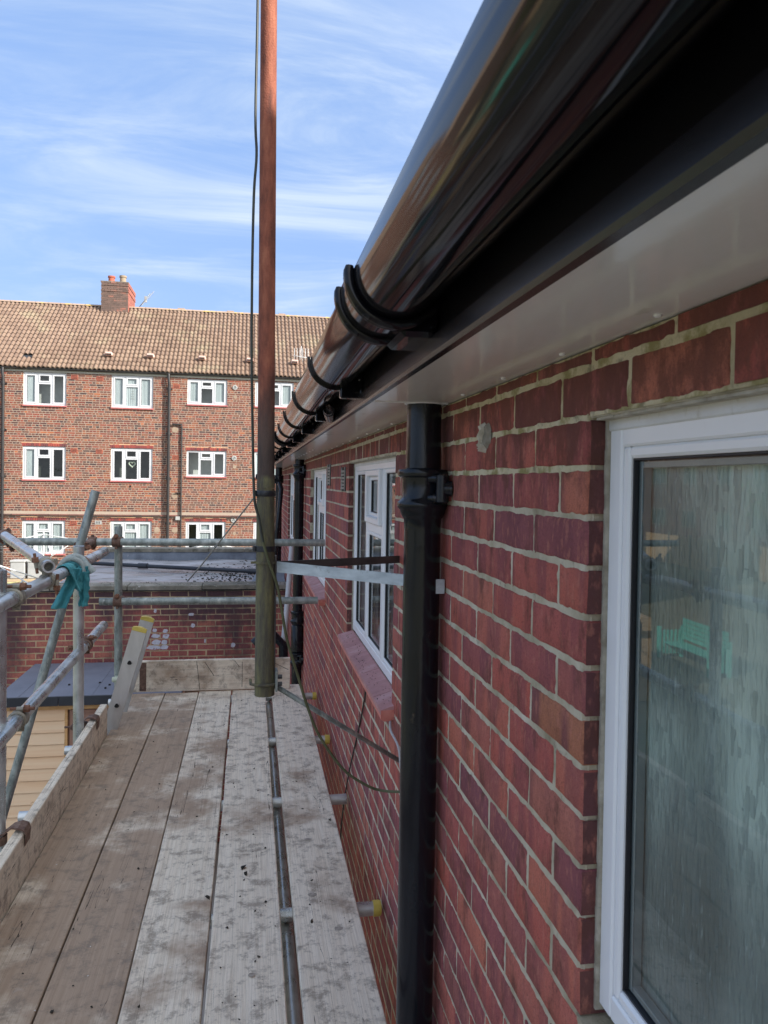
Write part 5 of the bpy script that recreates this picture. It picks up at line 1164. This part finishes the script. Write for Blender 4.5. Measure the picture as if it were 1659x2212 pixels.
for (xv, n_) in ((-4.95, 0), (-3.55, 1), (-1.78, 2), (-.10, 3), (1.50, 4)):
    c = Vector(t2w(xv, .95, .05)); k = MB(); k.bbox(c.x-.12, c.x+.12, c.y-.16, c.y+.2, c.z-.02, c.z+.11, .02); vo = k.build('roof_vent', nmat('pink_vent_tile', [(0, (.62, .40, .34)), (1, (.72, .50, .43))], rough=.8) if n_ == 0 else bpy.data.materials['pink_vent_tile'], far)
    k = MB(); k.box(c.x-.10, c.x+.10, c.y-.163, c.y-.159, c.z, c.z+.05); k.build('vent_mouth', 'dark', vo)
# chimney stack with two pots, brick by brick
cx0_, cx1_, cy0_, cy1_, cz0_, cz1_ = -5.76, -4.78, 30.95, 32.7, rz-.6, 7.58
k = MB(); k.box(cx0_, cx1_, cy0_, cy1_, cz0_, cz1_-.02); ch_ = k.build('chimney', 'pale_mortar', far)
k = MB(); k2 = MB()
for (x, z, L, H) in courses(cx0_-.01, cx1_+.012, cz0_, cz1_, cz1_-.075*40, [], aref=.1):
    pr_ = .035 if (z > cz1_-.16 or abs(z-7.28) < .04) else .012
    k.box(x-L/2, x+L/2, cy0_-pr_, cy0_-.001, z-H/2, z+H/2)
for (y, z, L, H) in courses(cy0_, cy1_, cz0_, cz1_, cz1_-.075*40, [], aref=.1):
    pr_ = .035 if (z > cz1_-.16 or abs(z-7.28) < .04) else .012
    k2.box(cx1_+.001, cx1_+pr_, y-L/2, y+L/2, z-H/2, z+H/2)
stuff(k.build('chimney_brickwork', 'dark_stock', ch_)); stuff(k2.build('chimney_brickwork', 'chim_side', ch_))
k = MB(); k.bbox(cx0_-.03, cx1_+.03, cy0_-.03, cy1_+.03, cz1_-.018, cz1_+.02, .01); k.build('flaunching', 'coping', ch_)
for (xx, R, H, m_) in ((-5.48, .13, .34, 'terracotta'), (-5.05, .13, .38, nmat('buff_pot', [(0, (.26, .20, .14)), (1, (.34, .27, .19))], rough=.9))):
    k = MB(); k.lathe([(R*.95, cz1_), (R*.9, cz1_+H*.8), (R*1.08, cz1_+H*.82), (R*1.08, cz1_+H), (R*.8, cz1_+H), (R*.8, cz1_+H*.4), (0, cz1_+H*.4)], xx, 31.5, 18); k.build('chimney_pot', m_, ch_)
# aerials
ae = thing('roof_aerial', 'tilted rooftop aerial standing just right of the chimney', 'aerial', (-4.3, ry, rz)); 
k = MB(); k.tube([(-4.45, ry, rz), (-4.0, ry, rz+.62)], .016, 6); k.build('pole', 'galv_old', ae)
k = MB(); k.tube([(-4.3, ry-.1, rz+.12), (-3.85, ry, rz+.72)], .010, 5)
for q in range(7): k.tube([(-4.25+q*.055, ry-.2, rz+.22+q*.07), (-4.22+q*.055, ry+.2, rz+.22+q*.07)], .006, 4)
k.bbox(-4.22, -4.12, ry-.02, ry, rz+.25, rz+.5, .01); k.build('aerial_array', 'boxwhite', ae)
a2 = thing('roof_aerial', 'white comb shaped aerial low on the far roof behind the gutter', 'aerial', (1.6, 29, 4.2))
k = MB(); k.tube([(1.75, 28.4, 4.1), (1.75, 28.4, 5.0)], .014, 6); k.build('pole', 'white_paint', a2)
k = MB(); k.tube([(1.45, 28.3, 4.62), (2.1, 28.3, 4.55)], .012, 5)
for q in range(6): k.tube([(1.5+q*.1, 28.3, 4.35), (1.5+q*.1, 28.3, 4.9)], .008, 4)
k.build('aerial_array', 'white_paint', a2)
for xx in (-2.95, -1.05, .3, 1.0):
    k = MB(); k.bbox(xx, xx+.28, ry-.05, ry+.12, rz+.03, rz+.10, .01); k.build('ridge_vent', 'ridge', roof)
# downpipes, vent pipes, air bricks, extractor grilles, patches
for (xx, z0, z1, R, lab) in ((-8.19, GZ, 3.5, .05, 'left hand black downpipe on the far block'), (-2.83, GZ, 3.5, .05, 'black downpipe between the far windows')):
    k = MB(); k.tube([(xx-.02, FY-.1, 3.66), (xx-.02, FY-.12, 3.5), (xx, FY-.10, 3.3), (xx, FY-.10, z0)], R, 12)
    z = 3.2
    while z > z0: k.tube([(xx, FY-.10, z), (xx, FY-.10, z-.10)], R+.014, 12); k.box(xx-.1, xx+.1, FY-.04, FY-.004, z-.08, z-.03); z -= 1.55
    k.build('downpipe', 'far_pipe', far)
k = MB(); k.tube([(-2.72, FY-.05, 1.93), (-2.40, FY-.05, 1.93), (-2.395, FY-.05, 1.85), (-2.395, FY-.05, GZ)], .026, 8); k.tube([(-2.6, FY-.05, -.45), (-2.395, FY-.05, -.45)], .02, 6); k.build('vent_pipe', 'far_pipe', far)
for (xx, zz) in ((-5.95, 3.44), (-5.13, 3.41), (-5.95, .95), (-5.13, .92), (-5.95, -1.52), (-2.60, 3.25), (-2.60, .78)):
    k = MB(); k.box(xx-.11, xx+.11, FY-.006, FY+.02, zz-.075, zz+.075); ab = k.build('air_brick', 'terracotta', far)
    k = MB()
    for q in range(3): k.box(xx-.09, xx+.09, FY-.009, FY-.0062, zz-.055+q*.045, zz-.035+q*.045)
    k.build('air_slot', 'dark', ab)
for (xx, zz) in ((-.60, 3.28), (-.60, .80), (-.60, -1.38)):
    k = MB(); n = 20
    vs = [(xx+R*cos(2*pi*i/n), FY-d, zz+R*sin(2*pi*i/n)) for R, d in ((.085, 0), (.085, .03), (.05, .035), (.045, .015), (0, .015)) for i in range(n)]
    k.add(vs, [(r_*n+i, r_*n+(i+1) % n, (r_+1)*n+(i+1) % n, (r_+1)*n+i) for r_ in range(4) for i in range(n)], True); vo = k.build('extractor_vent', 'boxwhite', far)
    k = MB(); k.box(xx-.022, xx+.022, FY-.045, FY-.036, zz-.022, zz+.022); k.build('vent_core', 'galv_old', vo)
MT['patch'] = nmat('pale_repair', [(0, (0.275, 0.198, 0.143)), (1, (0.341, 0.275, 0.209))], scale=(8, 8, 8), rough=.9)
for (xx, zz, w_, h_) in ((-2.62, 1.74, .22, .2), (-2.62, -.55, .2, .2), (-2.60, -1.75, .2, .2), (-.58, 2.95, .13, .14), (-.58, .5, .14, .14), (-3.2, -1.75, .2, .2), (-.56, -1.86, .12, .12)):
    n = 14; k = MB(); vs = [(xx+w_/2*cos(2*pi*i/n)*random.uniform(.85, 1.15), FY-.006, zz+h_/2*sin(2*pi*i/n)*random.uniform(.85, 1.15)) for i in range(n)]
    k.add(vs+[(v[0], FY+.01, v[2]) for v in vs], [tuple(range(n))]+[(i, (i+1) % n, n+(i+1) % n, n+i) for i in range(n)]); k.build('repair_patch', 'patch', far)
k = MB(); k.bbox(-2.58, -2.42, FY-.06, FY-.002, -1.40, -1.27, .01); k.build('junction_box', 'boxwhite', far)
k = MB(); k.box(-5.25, -5.03, FY-.008, FY, -1.56, -1.44); pl = k.build('vent_plate', 'boxwhite', far)
for q in range(3): MB().box(-5.215+q*.055, -5.19+q*.055, FY-.011, FY-.0082, -1.54, -1.46).build('vent_slot', 'far_pipe', pl)
k = MB(); k.tube([(-4.1, FY-.004, -.25), (-4.1, FY-.012, -.25)], .035, 12); k.build('wall_hole', 'dark', far)
k = MB(); k.box(FX0, FX1, FY+3.4, FY+8, GZ, 3.6); k.box(FX0, FX0+.2, FY+.25, FY+3.4, GZ, 3.6); k.box(FX1-.2, FX1, FY+.25, FY+3.4, GZ, 3.6); k.build('rear_block', 'pale_mortar', far)

# ------------------------------------------------------------------ what the near glass and gutter mirror: gardens to the left
# terraced houses, larch fence, turquoise bench, trees
ter = thing('terraced_house', 'brown brick terrace across the left gardens, seen mirrored in the near window', 'building', (-34, 38, GZ))
TXx = -30.0; tw_ = MB(); tw_.box(TXx-7, TXx, 16, 70, GZ, 3.4); tw_.build('wall', nmat('brown_terrace_brick', [(0, (.085, .055, .045)), (1, (.15, .09, .07))], scale=(2, 2, 2), rough=.9), ter)
k = MB(); k.add([(TXx+.4, 15.6, 3.3), (TXx+.4, 70.4, 3.3), (TXx-3.6, 70.4, 6.4), (TXx-3.6, 15.6, 6.4), (TXx-7.4, 15.6, 3.3), (TXx-7.4, 70.4, 3.3)], [(0, 1, 2, 3), (3, 2, 5, 4), (0, 3, 4), (1, 5, 2)]); k.build('roof', 'ridge', ter)
for i in range(13):
    for z in (-2.2, .9):
        y = 18.5+i*4.0; k = MB(); k.box(TXx, TXx+.06, y-.9, y+.9, z-.65, z+.65); wo = k.build('window', 'coping', ter)
        for (a, b) in ((-.8, -.3), (-.22, .22), (.3, .8)):
            p = MB(); p.box(TXx+.061, TXx+.066, y+a, y+b, z-.55, z+.55); p.build('pane', 'roomdark', wo)
fn = thing('garden_fence', 'tan close boarded fence in front of the brown terrace', 'fence', (-24, 36, GZ))
for i in range(11):
    y = 18+i*2.5; k = MB()
    for q in range(12): k.bbox(-24-.02*(q % 2), -23.975-.02*(q % 2), y+.02+q*.202, y+.215+q*.202, GZ, GZ+1.75, .004)
    k.build('fence_panel', 'fence', fn); MB().bbox(-24.05, -23.95, y-.05, y+.04, GZ, GZ+1.9, .008).build('post', 'coping', fn)
bn = thing('garden_bench', 'turquoise slatted garden bench on the left lawn, mirrored in the near window', 'bench', (-10.2, 18, GZ))
bx, by = -10.2, 18.0
for q in range(5): MB().bbox(bx-.30, bx-.27, by-1.05, by+1.05, GZ+.50+q*.12, GZ+.60+q*.12, .004).build('back_slat', 'teal', bn)
for q in range(5): MB().bbox(bx-.24+q*.1, bx-.16+q*.1, by-1.05, by+1.05, GZ+.42, GZ+.445, .004).build('seat_slat', 'teal', bn)
for sy in (-1.1, 1.1):
    for q in range(6): MB().bbox(bx-.25+q*.1, bx-.20+q*.1, by+sy-.02, by+sy+.02, GZ+.1, GZ+.75, .003).build('side_slat', 'teal', bn)
    for xx in (bx-.3, bx+.3): MB().bbox(xx-.035, xx+.035, by+sy-.035, by+sy+.035, GZ, GZ+.85, .005).build('leg', 'teal', bn)
def tree(x, y, H, R, label, seed):
    t = thing('garden_tree', label, 'tree', (x, y, GZ), 'trees in the left gardens'); rr = random.Random(seed)
    MB().tube([(x, y, GZ), (x+.1, y, GZ+H*.4), (x, y+.1, GZ+H*.8)], [.16, .11, .03], 8).build('trunk', 'bark', t)
    k = MB()
    for q in range(2600):
        a = rr.uniform(0, 2*pi); b = math.acos(rr.uniform(-1, 1)); rad = R*rr.uniform(.45, 1)**.5*(.8+.35*noise.noise(Vector((a*1.2, b*2, seed))))
        c = Vector((x+rad*sin(b)*cos(a), y+rad*sin(b)*sin(a), GZ+H*.66+rad*.85*cos(b))); s = rr.uniform(.05, .12)
        d1 = Vector((rr.uniform(-1, 1), rr.uniform(-1, 1), rr.uniform(-1, 1))).normalized(); d2 = d1.cross(Vector((rr.uniform(-1, 1), rr.uniform(-1, 1), .3))).normalized()
        k.add([c-d1*s, c+d2*s*.6, c+d1*s, c-d2*s*.6], [(0, 1, 2, 3)])
    k.build('crown', 'leaf', t)
tree(-15, 9, 5.2, 1.9, 'round leafy tree nearest the house on the left lawn', 3)
tree(-20, 26, 6.5, 2.4, 'taller leafy tree before the tan fence', 5)
tree(-13, -6, 5.8, 2.2, 'leafy tree behind the camera on the left', 8)
